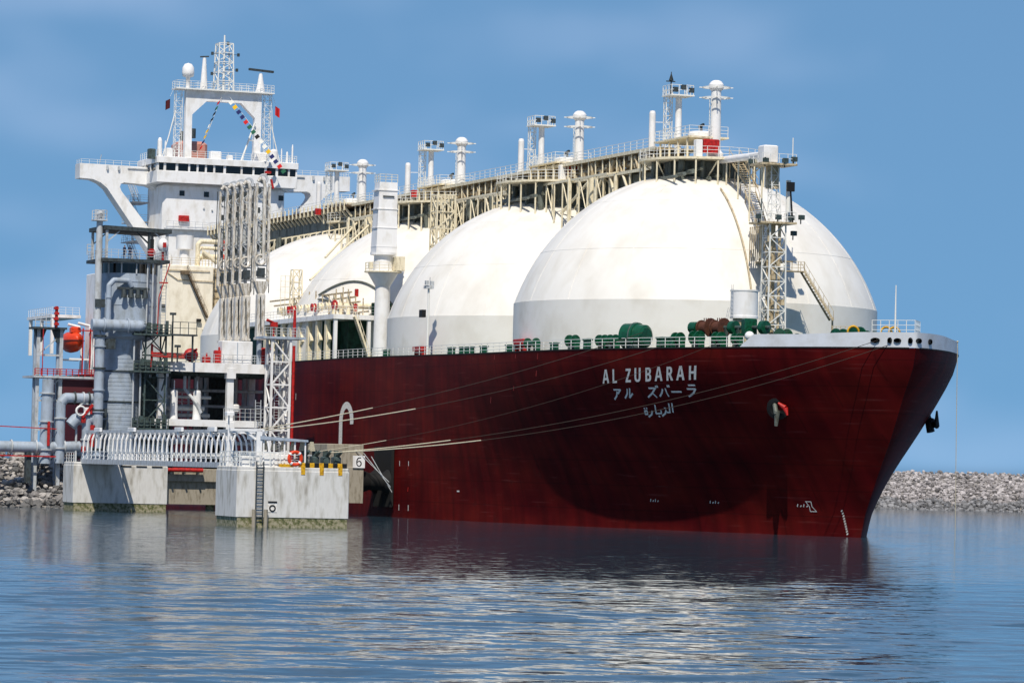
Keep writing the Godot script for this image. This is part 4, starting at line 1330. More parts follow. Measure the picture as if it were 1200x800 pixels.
	b.lathe(Vector3(xa, 66.3, 6.0), [Vector2(0.35, 0), Vector2(0.35, 2.0), Vector2(0.9, 2.2), Vector2(1.0, 2.8), Vector2(0.95, 3.6), Vector2(0.6, 4.2), Vector2(0.01, 4.4)], 18, true)
	part(arch, "satellite_dome", b, M.white)
	b = mb()
	b.lathe(Vector3(xa + 0.3, 66.4, 3.4), [Vector2(0.65, 0), Vector2(0.28, 5.2), Vector2(0.01, 5.3)], 12)
	part(arch, "radar_post", b, M.white)
	b = mb()
	b.lathe(Vector3(xa + 0.3, 66.4, -6.2), [Vector2(0.85, 0), Vector2(0.5, 1.8), Vector2(0.28, 3.2), Vector2(0.01, 3.3)], 12)
	part(arch, "radar_post", b, M.white)
	b = mb()
	b.bar(Vector3(xa + 0.5, 70.25, -4.1), Vector3(xa + 0.1, 70.05, -8.4), 0.45, 0.35)
	part(arch, "radar_scanner", b, M.grey_dark)
	b = mb()
	b.bar(Vector3(xa + 0.5, 71.9, 2.7), Vector3(xa + 0.1, 71.8, 4.1), 0.22, 0.22)
	part(arch, "radar_scanner", b, M.grey_dark)
	b = mb()
	for s in [1, -1]:
		b.lattice(Vector3(xa, 55.0, s * 7.5), Vector3(xa, 66.3, s * 7.5), 1.1, 1.1, 12, 0.035)
		b.tube(Vector3(xa, 58.5, s * 9.0), Vector3(xa, 63.0, s * 7.9), 0.1, -1, 6)
		b.tube(Vector3(xa, 55.0, s * 10.0), Vector3(xa, 58.5, s * 9.0), 0.1, -1, 6)
	b.tube(Vector3(xa + 1, 55.0, -3.0), Vector3(xa + 1, 61.4, -5.2), 0.16, -1, 8)
	b.tube(Vector3(xa + 1, 58.6, -4.2), Vector3(xa, 58.6, -5.6), 0.12, -1, 8)
	b.tube(Vector3(xa, 55.0, -8.9), Vector3(xa, 65.5, -8.3), 0.04, -1, 6)
	part(arch, "arch_ladder", b, M.white_thin)
	# lifeboat davit and boat deck gallery
	b = mb()
	b.b2(Vector3(-222, 28.9, 20.6), Vector3(-205, 29.4, 25.6))
	for x in [-205.7, -213.0, -221.0]:
		b.b2(Vector3(x, 23.0, 25.0), Vector3(x + 0.6, 28.9, 25.5))
	b.rail([Vector3(-205.2, 29.4, 20.8), Vector3(-205.2, 29.4, 25.4), Vector3(-221.8, 29.4, 25.4)], 1.2, 3, 1.3)
	for x in [-196.2, -203.0]:
		b.path([Vector3(x, 20, 21.0), Vector3(x, 23.0, 20.8), Vector3(x, 27.4, 21.3), Vector3(x, 27.8, 23.2)], 0.22, 8)
		b.bar(Vector3(x, 22.0, 21.3), Vector3(x, 22.0, 24.5), 0.3)
	part(ship, "lifeboat_davit", b, M.white)
	b = mb()
	for k in 3: b.bar(Vector3(-195.9, 19.5, 20.0 + k * 1.2), Vector3(-195.9, 27.0, 20.0 + k * 1.2), 0.2)
	b.b2(Vector3(-195.8, 26.5, 19.4), Vector3(-195.6, 26.7, 23.2))
	part(ship, "red_pipe_run", b, M.red)

func lifeboat():
	var p = Vector3(-199.6, 23.1, 23.3)
	var t = thing("lifeboat", "orange enclosed lifeboat hanging at the ship's stern", "lifeboat", p)
	var mk = func(up: bool, s: float) -> MB:
		var b = mb()
		var rows = 17
		var ring = 9
		for a in rows:
			var u = a / float(rows - 1)
			var x = p.x + (u - 0.5) * 8.6
			var w = 1.62 * pow(max(0.0, 1.0 - pow(abs(u - 0.5) * 2.0, 2.6)), 0.6) * s
			for q in ring:
				var an = PI * q / (ring - 1)
				var y = sin(an) * (1.5 if up else -1.9) * pow(max(0.0, 1.0 - pow(abs(u - 0.5) * 2.0, 3.0)), 0.45)
				var pt = Vector3(x, p.y + 1.9 + y, p.z + cos(an) * w)
				b.vert(pt, Vector3((u - 0.5) * 1.2, y * 0.7, cos(an)).normalized())
		for a in rows - 1:
			for q in ring - 1:
				var o = a * ring + q
				if up: b.face(o, o + ring, o + ring + 1, o + 1)
				else: b.face(o + ring, o, o + 1, o + ring + 1)
		return b
	part(t, "boat_hull", mk.call(false, 1.0), M.orange)
	part(t, "canopy", mk.call(true, 0.99), M.orange)
	var b = mb()
	for s in [1, -1]:
		var last = null
		for a in 17:
			var u = a / 16.0
			var w = 1.66 * pow(max(0.0, 1.0 - pow(abs(u - 0.5) * 2.0, 2.6)), 0.6)
			var q = Vector3(p.x + (u - 0.5) * 8.65, p.y + 1.9, p.z + s * w)
			if last != null: b.bar(last, q, 0.12, 0.12)
			last = q
	part(t, "rubbing_strake", b, M.black)
	b = mb()
	b.cham(p + Vector3(1.2, 3.2, -0.8), p + Vector3(2.8, 4.1, 0.8), 0.2)
	part(t, "conning_hatch", b, M.orange)

func signal_flags():
	var cols = [Color(0.75, 0.08, 0.1), Color(0.08, 0.12, 0.35), Color(0.85, 0.68, 0.08), Color(0.85, 0.85, 0.82), Color(0.05, 0.05, 0.06), Color(0.1, 0.35, 0.25)]
	var fm = []
	for c in cols: fm.append(mat(c, 0.85))
	for s in 2:
		var a = Vector3(-195.6, 65.6, 0.4 if s == 0 else -0.8)
		var e = Vector3(-194.0, 57.0, 4.0) if s == 0 else Vector3(-189.0, 53.5, -8.6)
		var t = thing("signal_flag_line", "string of signal flags slanting left of the radar arch centre" if s == 0 else "string of signal flags slanting down to the wheelhouse roof", "signal flags", a, "signal flags under the radar arch")
		var b = mb()
		b.tube(a, e, 0.03, -1, 5)
		part(t, "halyard", b, M.white_thin)
		var n = 9 if s == 0 else 15
		for k in n:
			var p = a.lerp(e, (k + 0.7) / n)
			var d = (e - a).normalized() * 0.62
			var out_ = Vector3(0.25, -0.45, 0.5 if s == 0 else 0.6)
			b = mb()
			for j in 3:
				var w0 = Vector3(0.10 * sin(j * 2.0 + k), 0, 0)
				var w1 = Vector3(0.10 * sin(j * 2.0 + 2.0 + k), 0, 0)
				var o0 = p + out_ * (j / 3.0) * 1.1 + w0
				var o1 = p + out_ * ((j + 1) / 3.0) * 1.1 + w1
				var th = Vector3(0.02, 0, 0)
				b.hexa([o0 - th, o0 + th, o1 + th, o1 - th, o0 - th + d, o0 + th + d, o1 + th + d, o1 - th + d])
			part(t, "flag", b, fm[(k * 5 + s * 3 + k / 3) % 6])
	for q in [[8.9, 63.2, 0], [-8.9, 63.0, 0]]:
		var p = Vector3(-196.4, q[1], q[0])
		var t = thing("flag", "dark red flag beside the left leg of the radar arch" if q[0] > 0 else "red flag beside the right leg of the radar arch", "flag", p)
		var b = mb()
		for j in 4:
			var o0 = p + Vector3(0.12 * sin(j * 1.7), -j * 0.1, sign(q[0]) * j * 0.19)
			var o1 = p + Vector3(0.12 * sin(j * 1.7 + 1.7), -(j + 1) * 0.1, sign(q[0]) * (j + 1) * 0.19)
			var th = Vector3(0.02, 0, 0)
			var d = Vector3(0, 1.5, 0)
			b.hexa([o0 - th, o0 + th, o1 + th, o1 - th, o0 - th + d, o0 + th + d, o1 + th + d, o1 - th + d])
		part(t, "cloth", b, mat(Color(0.30, 0.03, 0.07) if q[0] > 0 else Color(0.75, 0.08, 0.1), 0.85))
		b = mb()
		b.bar(p + Vector3(0, 1.9, 0), p + Vector3(0, 3.3, -sign(q[0]) * 0.6), 0.04)
		part(t, "halyard", b, M.white_thin)

# ---------------------------------------------------------------- the jetty
func flanges(parent: Node3D, ps: Array, r: float, gap: float, m: Material):
	for j in ps.size() - 1:
		var a: Vector3 = ps[j]
		var e: Vector3 = ps[j + 1]
		var n = int(a.distance_to(e) / gap)
		var u = (e - a).normalized()
		for q in n:
			var c = a.lerp(e, (q + 0.5) / n)
			var b = mb()
			b.tube(c - u * 0.09, c + u * 0.09, r * 1.28, -1, 14)
			part(parent, "flange", b, m)

func text_mb(txt: String, at: Vector3, right: Vector3, h: float, bold := 700) -> MB:
	var tm := TextMesh.new()
	tm.text = txt
	var f := SystemFont.new()
	f.font_names = PackedStringArray(["Droid Sans"])
	f.font_weight = bold
	tm.font = f
	tm.font_size = 64
	tm.depth = 0.02
	var ar = tm.get_mesh_arrays()
	var tv: PackedVector3Array = ar[Mesh.ARRAY_VERTEX]
	var lo = Vector3(1e9, 1e9, 0)
	var hi = Vector3(-1e9, -1e9, 0)
	for p in tv:
		lo = lo.min(p); hi = hi.max(p)
	var sc = h / (hi.y - lo.y)
	var mid = (lo + hi) * 0.5
	var out_ = right.cross(Vector3.UP).normalized()
	var b = mb()
	for p in tv:
		b.vert(at + right * (p.x - mid.x) * sc + Vector3.UP * (p.y - mid.y) * sc + out_ * p.z, out_)
	b.i = ar[Mesh.ARRAY_INDEX]
	return b

func dolphin(nm: String, label: String, lo: Vector3, hi: Vector3) -> Node3D:
	var t = thing(nm, label, "mooring dolphin", Vector3((lo.x + hi.x) / 2, 0, (lo.z + hi.z) / 2), "concrete mooring dolphins")
	var b = mb()
	b.cham(Vector3(lo.x, 0.95, lo.z), Vector3(hi.x, hi.y - 0.35, hi.z), 0.06)
	b.cham(Vector3(lo.x + 0.05, hi.y - 0.4, lo.z + 0.05), Vector3(hi.x - 0.05, hi.y, hi.z - 0.05), 0.08)
	for k in int((hi.z - lo.z) / 1.4):
		b.b2(Vector3(hi.x - 0.02, 1.0, lo.z + 0.7 + k * 1.4), Vector3(hi.x + 0.012, hi.y - 0.5, lo.z + 0.73 + k * 1.4))
	part(t, "concrete_cap", b, M.concrete)
	b = mb()
	b.b2(Vector3(lo.x + 0.12, -2.0, lo.z + 0.12), Vector3(hi.x - 0.07, 0.95, hi.z - 0.12))
	part(t, "wet_base", b, M.algae, "tide-stained base with green algae")
	return t

func dolphins():
	var t = dolphin("mooring_dolphin", "concrete block dolphin crossed by the walkway's slanting shadow", Vector3(-48.3, 0, 49.2), Vector3(-43.2, 5.75, 60.7))
	var b = mb()
	b.rail([Vector3(-48, 5.75, 60.4), Vector3(-43.4, 5.75, 60.4)], 1.1, 3, 1.2)
	b.rail([Vector3(-43.5, 5.75, 55.4), Vector3(-43.5, 5.75, 49.5)], 1.1, 3, 1.2)
	part(t, "railing", b, M.white_thin)
	for k in 3:
		b = mb()
		b.b2(Vector3(-43.24, 5.28, 55.0 - k * 1.9), Vector3(-43.12, 5.42, 53.7 - k * 1.9))
		part(t, "dark_slot", b, M.black)
	t = dolphin("mooring_dolphin", "concrete block dolphin with ladder and yellow kerb, nearest the viewer", Vector3(35.8, 0, 54.5), Vector3(43.1, 5.8, 65.8))
	b = mb()
	b.ladder(Vector3(43.22, 0.4, 63.55), Vector3(43.22, 6.3, 63.55), Vector3(0, 0, 1), 0.7, 0.33, 0.05)
	part(t, "ladder", b, M.grey_dark)
	for z in [64.15, 62.95]:
		b = mb()
		b.tube(Vector3(43.5, -1.0, z), Vector3(43.5, 1.7, z), 0.2, -1, 8)
		part(t, "guide_pile", b, M.concrete_dark)
	# hazard kerb
	for k in 10:
		b = mb()
		var z = 59.2 - k * 0.47
		b.cham(Vector3(42.3, 5.8, z - 0.235), Vector3(43.0, 6.25, z + 0.235), 0.03)
		if k % 2 == 0 and k in [0, 4, 8]: b.b2(Vector3(42.95, 5.1, z - 0.2), Vector3(43.14, 5.95, z + 0.2))
		part(t, "kerb_block", b, M.yellow if k % 2 == 0 else M.black)
	b = mb()
	b.cham(Vector3(42.5, 5.8, 60.2), Vector3(43.0, 6.1, 61.5), 0.03)
	part(t, "kerb_block", b, M.yellow)
	# railing and shelter
	b = mb()
	b.rail([Vector3(36.0, 5.8, 65.5), Vector3(42.8, 5.8, 65.5), Vector3(42.8, 5.8, 59.4)], 1.4, 3, 1.1, 0.04)
	part(t, "railing", b, M.white_thin)
	b = mb()
	b.hexa([Vector3(38.0, 8.25, 58.6), Vector3(38.0, 8.4, 63.4), Vector3(42.6, 8.4, 63.4), Vector3(42.6, 8.25, 58.6), Vector3(38.0, 8.45, 58.6), Vector3(38.0, 8.75, 63.4), Vector3(42.6, 8.75, 63.4), Vector3(42.6, 8.45, 58.6)])
	var sr = part(t, "shelter_roof", b, M.grey)
	for q in 5:
		b = mb()
		b.bar(Vector3(42.3, 5.8, 63.0 - q * 1.05), Vector3(42.3, 8.35, 63.0 - q * 1.05), 0.14)
		part(sr, "shelter_post", b, M.white)
	b = mb()
	for q in 6: b.hexa([Vector3(41.6, 7.4, 63.0 - q * 0.95), Vector3(41.6, 7.4, 62.3 - q * 0.95), Vector3(41.4, 7.4, 62.3 - q * 0.95), Vector3(41.4, 7.4, 63.0 - q * 0.95), Vector3(41.6, 8.3, 62.8 - q * 0.95), Vector3(41.6, 8.3, 62.5 - q * 0.95), Vector3(41.4, 8.3, 62.5 - q * 0.95), Vector3(41.4, 8.3, 62.8 - q * 0.95)])
	part(t, "pale_canvas", b, M.rope_light)
	for q in [[62.4, 1.0, 1.3], [60.9, 0.7, 1.2], [64.6, 0.5, 1.0]]:
		b = mb()
		b.cham(Vector3(41.6, 5.8, q[0] - q[1]), Vector3(42.3, 5.8 + q[2], q[0] + q[1]), 0.05)
		part(t, "cabinet", b, M.white)
	b = mb()
	b.b2(Vector3(42.0, 5.8, 63.2), Vector3(42.5, 9.3, 63.75))
	b.b2(Vector3(41.9, 9.15, 63.0), Vector3(42.5, 9.4, 66.4))
	b.bar(Vector3(42.2, 8.4, 63.75), Vector3(42.2, 9.2, 64.9), 0.2)
	part(t, "rope_guide_post", b, M.white)
	# quick-release hooks
	for z in [55.3, 56.4, 57.5, 58.6]:
		b = mb()
		b.cham(Vector3(40.6, 5.8, z - 0.35), Vector3(41.8, 6.9, z + 0.35), 0.1)
		b.tube(Vector3(41.4, 6.9, z), Vector3(42.3, 7.4, z - 0.2), 0.22, 0.15, 8)
		b.tube(Vector3(41.2, 6.8, z), Vector3(41.2, 7.5, z), 0.25, -1, 10)
		part(t, "mooring_hook", b, M.steel_green)
	# small painted plate on the face
	b = mb()
	b.b2(Vector3(43.1, 1.45, 61.75), Vector3(43.14, 2.25, 62.65))
	var pl = part(t, "number_plate", b, M.letter)
	b = mb()
	b.lathe(Vector3(43.15, 1.82, 62.2), [Vector2(0.34, -0.01), Vector2(0.34, 0.02), Vector2(0.2, 0.02), Vector2(0.2, -0.01)], 16, false, Basis(Vector3(0, 0, 1), Vector3(1, 0, 0), Vector3(0, 1, 0)))
	b.b2(Vector3(43.1, 2.35, 61.75), Vector3(43.17, 2.5, 62.65))
	part(pl, "plate_mark", b, M.black)
	# life ring on the rail
	var p = Vector3(43.0, 6.65, 60.0)
	t = thing("life_ring", "orange life ring on the dolphin's white railing", "life ring", p)
	b = mb()
	var prof = []
	for q in 13: prof.append(Vector2(0.62 + 0.17 * cos(TAU * q / 12), 0.14 * sin(TAU * q / 12)))
	b.lathe(p, prof, 24, true, Basis(Vector3(0, 0, 1), Vector3(1, 0, 0), Vector3(0, 1, 0)))
	part(t, "ring", b, M.orange)
	b = mb()
	for q in 4:
		var d = Vector3(0, sin(q * PI / 2 + 0.7), cos(q * PI / 2 + 0.7))
		b.tube(p + d * 0.62 - d.cross(Vector3(1, 0, 0)) * 0.09, p + d * 0.62 + d.cross(Vector3(1, 0, 0)) * 0.09, 0.185, -1, 10)
	part(t, "band", b, M.white)
	# breasting dolphin with fender and number sign
	t = thing("breasting_dolphin", "fender dolphin between the near concrete block and the hull", "breasting dolphin", Vector3(-38, 0, 28))
	b = mb()
	b.cham(Vector3(-44, 1.6, 26.9), Vector3(-36.4, 5.9, 29.0), 0.06)
	part(t, "fender_panel", b, M.concrete_dark)
	b = mb()
	b.cham(Vector3(-44.5, 5.9, 26.9), Vector3(-36.6, 8.6, 31.5), 0.08)
	b.b2(Vector3(-46, -2, 28.5), Vector3(-41, 5.9, 34))
	part(t, "concrete_block", b, M.concrete_dark)
	for k in 2:
		b = mb()
		b.lathe(Vector3(-38.2 - k * 4.6, 4.2, 23.3), [Vector2(1.5, 0), Vector2(1.05, 0.6), Vector2(1.05, 2.4), Vector2(1.5, 3.6)], 18, false, Basis(Vector3(1, 0, 0), Vector3(0, 0, 1), Vector3(0, -1, 0)))
		part(t, "rubber_fender", b, M.rubber)
	b = mb()
	b.b2(Vector3(-43.5, 1.2, 22.98), Vector3(-36.8, 8.4, 23.3))
	part(t, "fender_face", b, M.rubber)
	b = mb()
	for k in 3: b.bar(Vector3(-36.4, 8.0 - k * 0.4, 28.0 - k), Vector3(-35.5, 4.2 - k * 0.6, 24.0 - k * 0.2), 0.08)
	part(t, "fender_chain", b, M.grey_light)
	p = Vector3(-36.3, 5.9, 27.6)
	t = thing("number_sign", "white board with a black 6 on the fender dolphin", "sign", p)
	b = mb()
	b.b2(p + Vector3(0, -0.1, -0.75), p + Vector3(0.08, 1.35, 0.75))
	part(t, "sign_board", b, M.white)
	part(t, "sign_numeral", text_mb("6", p + Vector3(0.09, 0.62, 0.0), Vector3(0, 0, -1), 1.1, 400), M.black)

func walkway():
	var t = thing("truss_walkway", "white ribbed truss walkway bridging the two concrete dolphins", "walkway", Vector3(-43, 5.8, 57.7))
	var b = mb()
	b.b2(Vector3(-43.6, 5.76, 55.7), Vector3(36.2, 5.95, 59.7))
	b.b2(Vector3(-43.6, 5.55, 59.55), Vector3(36.0, 6.1, 59.8))
	b.b2(Vector3(-43.6, 5.55, 55.6), Vector3(36.0, 6.1, 55.85))
	part(t, "walkway_deck", b, M.grey_light)
	for z in [59.15, 56.25]:
		b = mb()
		b.b2(Vector3(-43.4, 9.15, z - 0.16), Vector3(20.5, 9.5, z + 0.16))
		part(t, "top_chord", b, M.grey_light)
	for k in 33:
		var x = -43.0 + k * 1.97
		b = mb()
		for s in [1.0, -1.0]:
			var zc = 57.7
			var pts = [Vector3(x, 5.95, zc + s * 1.95), Vector3(x, 7.3, zc + s * 1.95), Vector3(x - 0.08, 8.3, zc + s * 1.85), Vector3(x - 0.25, 8.9, zc + s * 1.6), Vector3(x - 0.4, 9.2, zc + s * 1.3)]
			for q in 4: b.bar(pts[q], pts[q + 1], 0.14, 0.17)
		b.bar(Vector3(x - 0.4, 9.2, 56.4), Vector3(x - 0.4, 9.2, 59.0), 0.14)
		part(t, "hoop_frame", b, M.white)
	for x in [-36.5, -21.0, -1.0, 12.0]:
		b = mb()
		b.cham(Vector3(x - 1.4, 9.3, 59.4), Vector3(x + 1.4, 9.75, 59.7), 0.05)
		b.b2(Vector3(x - 0.7, 8.7, 59.4), Vector3(x - 0.2, 9.3, 59.6))
		part(t, "lamp_bracket", b, M.white)
	b = mb()
	for z in [59.75, 55.7]:
		b.bar(Vector3(-43, 7.0, z), Vector3(36, 7.0, z), 0.07)
		b.bar(Vector3(-43, 6.5, z), Vector3(36, 6.5, z), 0.05)
	b.rail([Vector3(20.5, 5.95, 59.7), Vector3(36, 5.95, 59.7)], 1.2, 3, 0.8, 0.05)
	part(t, "handrail", b, M.white_thin)
	t = thing("walkway_lamp_post", "slim white lamp post at the near end of the truss walkway", "lamp post", Vector3(20.4, 5.9, 60.2))
	b = mb()
	b.tube(Vector3(20.4, 5.9, 60.2), Vector3(20.4, 11.0, 60.2), 0.11, 0.08, 8)
	part(t, "pole", b, M.white)
	b = mb()
	b.cham(Vector3(20.1, 10.9, 59.8), Vector3(21.1, 11.3, 60.6), 0.08)
	part(t, "lamp_head", b, M.white)
	b = mb()
	b.bar(Vector3(20.4, 5.9, 59.7), Vector3(20.4, 5.9, 60.4), 0.3, 0.3)
	part(t, "bracket", b, M.white)

func loading_platform():
	var t = thing("loading_platform", "white two-level steel loading platform beside the ship", "platform", Vector3(-78, 0, 36))
	var b = mb()
	b.cham(Vector3(-96, 3.6, 27.6), Vector3(-65.6, 5.2, 53.6), 0.08)
	part(t, "concrete_base", b, M.concrete_dark)
	b = mb()
	b.b2(Vector3(-72, 0.7, 36.0), Vector3(-66.2, 3.6, 45.5))
	part(t, "pile_cap", b, M.concrete_dark)
	for q in [[-67.5, 31], [-67.5, 37], [-67.5, 44], [-67.5, 50], [-80, 31], [-80, 44]]:
		b = mb()
		b.tube(Vector3(q[0], -2, q[1]), Vector3(q[0], 3.7, q[1]), 0.6, -1, 12)
		part(t, "pile", b, M.algae)
	b = mb()
	b.cham(Vector3(-95, 17.75, 27.9), Vector3(-63.9, 18.45, 45.4), 0.05)
	var ud = part(t, "upper_deck", b, M.grey_light)
	b = mb()
	b.b2(Vector3(-64.6, 17.3, 27.9), Vector3(-63.85, 18.5, 45.45))
	part(ud, "front_beam", b, M.white)
	b = mb()
	b.cham(Vector3(-95, 10.75, 30.0), Vector3(-63.9, 11.3, 45.6), 0.05)
	var ld = part(t, "lower_deck", b, M.grey_light)
	b = mb()
	b.b2(Vector3(-64.6, 10.5, 32.0), Vector3(-63.84, 11.35, 45.65))
	part(ld, "front_beam", b, M.white)
	for z in [44.5, 35.7, 28.6]:
		for x in [-64.5, -79.0, -93.0]:
			b = mb()
			var w = 0.5 if z > 36 else 0.42
			b.b2(Vector3(x - 0.4, 5.2, z - w), Vector3(x + 0.4, 17.3, z + w))
			if x > -70: b.b2(Vector3(x - 0.5, 16.6, z - w - 0.15), Vector3(x + 0.72, 17.9, z + w + 0.15))
			if x > -70 and z > 30: b.b2(Vector3(x - 0.5, 9.9, z - w - 0.12), Vector3(x + 0.72, 11.1, z + w + 0.12))
			part(t, "column", b, M.white)
	b = mb()
	for x in [-70.0, -76.0, -82.0, -88.0]: b.b2(Vector3(x, 16.9, 28.2), Vector3(x + 0.5, 17.75, 45.2))
	for z in [30.0, 33.5, 38.0, 41.5]: b.b2(Vector3(-94, 17.1, z), Vector3(-64.6, 17.75, z + 0.4))
	part(t, "deck_girder", b, M.steel_green)
	b = mb()
	b.rail([Vector3(-64.1, 18.5, 45.2), Vector3(-64.1, 18.5, 28.2)], 1.1, 3, 1.2, 0.03)
	b.rail([Vector3(-64.1, 11.35, 36.5), Vector3(-64.1, 11.35, 30.2)], 1.5, 3, 0.7, 0.03)
	b.rail([Vector3(-70.0, 11.3, 45.0), Vector3(-70.0, 11.3, 38.0)], 3.5, 3, 2.2, 0.06)
	part(t, "railing", b, M.grey_light)
	for z in [42.6, 39.6]:
		b = mb()
		b.lathe(Vector3(-65.6, 0, z), [Vector2(0.01, 11.3), Vector2(0.55, 11.3), Vector2(0.5, 12.0), Vector2(0.5, 14.7), Vector2(0.42, 15.0), Vector2(0.01, 15.1)], 16)
		b.tube(Vector3(-65.6, 15.0, z), Vector3(-65.6, 16.2, z), 0.08)
		part(t, "surge_pot", b, M.white)
	b = mb()
	b.path([Vector3(-66.5, 16.8, 41.0), Vector3(-66.5, 15.2, 41.0), Vector3(-65.0, 13.4, 39.8), Vector3(-65.0, 12.2, 39.2)], 0.22, 8)
	b.path([Vector3(-68, 12.8, 44), Vector3(-68, 12.8, 38.0)], 0.32, 10)
	b.path([Vector3(-68.5, 14.2, 44), Vector3(-68.5, 14.2, 37.0)], 0.22, 10)
	b.path([Vector3(-69, 11.9, 44), Vector3(-69, 11.9, 37.0)], 0.3, 10)
	b.path([Vector3(-66.5, 8.0, 44.5), Vector3(-66.0, 8.6, 41.5), Vector3(-65.5, 9.4, 40.0), Vector3(-65.5, 9.4, 38.5)], 0.3, 8)
	for q in 9:
		var z = 44.0 - q * 1.7
		b.tube(Vector3(-72.0 - (q % 3) * 2.0, 5.2, z), Vector3(-72.0 - (q % 3) * 2.0, 17.0, z), 0.16 + 0.08 * (q % 3), -1, 8)
	for q in 2: b.tube(Vector3(-74.0, 13.2 + q * 2.0, 45.0), Vector3(-74.0, 13.2 + q * 2.0, 28.5), 0.2, -1, 8)
	for q in 2: b.tube(Vector3(-66.2, 6.8 + q * 1.7, 45.0), Vector3(-66.2, 6.8 + q * 1.7, 30.5), 0.26, -1, 8)
	part(t, "deck_piping", b, M.grey_light)
	b = mb()
	b.b2(Vector3(-90.0, 5.2, 36.5), Vector3(-89.5, 17.0, 44.0))
	b.b2(Vector3(-84.0, 5.2, 29.0), Vector3(-83.6, 17.0, 35.0))
	part(t, "dark_back_panel", b, M.steel_green)
	b = mb()
	b.cham(Vector3(-65.3, 11.35, 35.0), Vector3(-64.6, 12.4, 35.6), 0.1)
	b.cham(Vector3(-65.0, 12.5, 34.4), Vector3(-64.2, 13.4, 35.4), 0.15)
	part(t, "white_instrument", b, M.white)
	# red fire fighting gear on the upper deck
	for q in [[40.6, 1.0, 1.9], [37.0, 0.6, 1.7], [30.7, 0.75, 2.2], [38.6, 0.5, 0.9]]:
		var p = Vector3(-65.4, 18.45, q[0])
		var o = thing("fire_monitor", ["round red fire monitor at left of the loading deck", "small red fire cabinet beside the white deck box", "tall red fire cabinet below the lattice platform", "low red fire hydrant between the red cabinets"][[40.6, 37.0, 30.7, 38.6].find(q[0])], "fire equipment", p, "red fire equipment on the loading deck")
		b = mb()
		if q[0] == 40.6:
			b.ball(p + Vector3(0, 1.0, 0), Vector3(0.7, 0.85, 0.95), 14)
			b.tube(p, p + Vector3(0, 0.6, 0), 0.3)
			b.tube(p + Vector3(0.3, 1.2, 0), p + Vector3(1.2, 1.7, -0.4), 0.2, 0.15)
		else:
			b.cham(p - Vector3(0.4, 0, q[1]), p + Vector3(0.4, q[2], q[1]), 0.1)
			b.tube(p + Vector3(0.2, q[2] - 0.1, 0), p + Vector3(0.2, q[2] + 0.4, 0), 0.12)
		part(o, "cabinet" if q[0] != 40.6 else "monitor_body", b, M.red)
		b = mb()
		b.b2(p + Vector3(-0.5, 0.0, -q[1] - 0.1), p + Vector3(0.5, 0.1, q[1] + 0.1))
		part(o, "foot_plate", b, M.grey_dark)
	var p2 = Vector3(-65.5, 18.45, 34.8)
	t = thing("deck_box", "white box standing on the loading deck under the arms", "box", p2)
	b = mb()
	b.cham(p2 - Vector3(1.0, 0, 2.0), p2 + Vector3(1.0, 2.9, 2.0), 0.08)
	part(t, "housing", b, M.white)
	b = mb()
	b.b2(p2 + Vector3(1.0, 0.2, -0.05), p2 + Vector3(1.03, 2.7, 0.05))
	part(t, "door_joint", b, M.grey)
	# red pipe rack at the left edge
	p2 = Vector3(-62.6, 17.6, 44.5)
	t = thing("red_pipe_rack", "red pipe bundle left of the loading deck", "pipe rack", p2)
	b = mb()
	for q in 3: b.tube(Vector3(-63.0 + q * 0.2, 19.5 - q * 0.22, 46.4), Vector3(-63.0 + q * 0.2, 19.4 - q * 0.22, 42.2), 0.1, -1, 8)
	part(t, "pipe", b, M.red)
	b = mb()
	for z in [46.3]: b.bar(Vector3(-63.0, 17.0, z), Vector3(-63.0, 20.6, z), 0.25)
	b.bar(Vector3(-63, 20.5, 46.3), Vector3(-63, 19.6, 45.0), 0.14)
	part(t, "stanchion", b, M.red)
	p2 = Vector3(-65.9, 5.2, 41.0)
	t = thing("red_pipe_section", "red pipe lying on the concrete pier below the walkway", "pipe", p2)
	b = mb()
	b.tube(Vector3(-64.9, 5.0, 43.6), Vector3(-64.9, 5.0, 38.8), 0.28, -1, 10)
	part(t, "pipe", b, M.red)
	b = mb()
	for z in [43.0, 41.2, 39.4]: b.b2(Vector3(-65.6, 4.5, z - 0.1), Vector3(-64.6, 4.72, z + 0.1))
	part(t, "saddle", b, M.grey_dark)

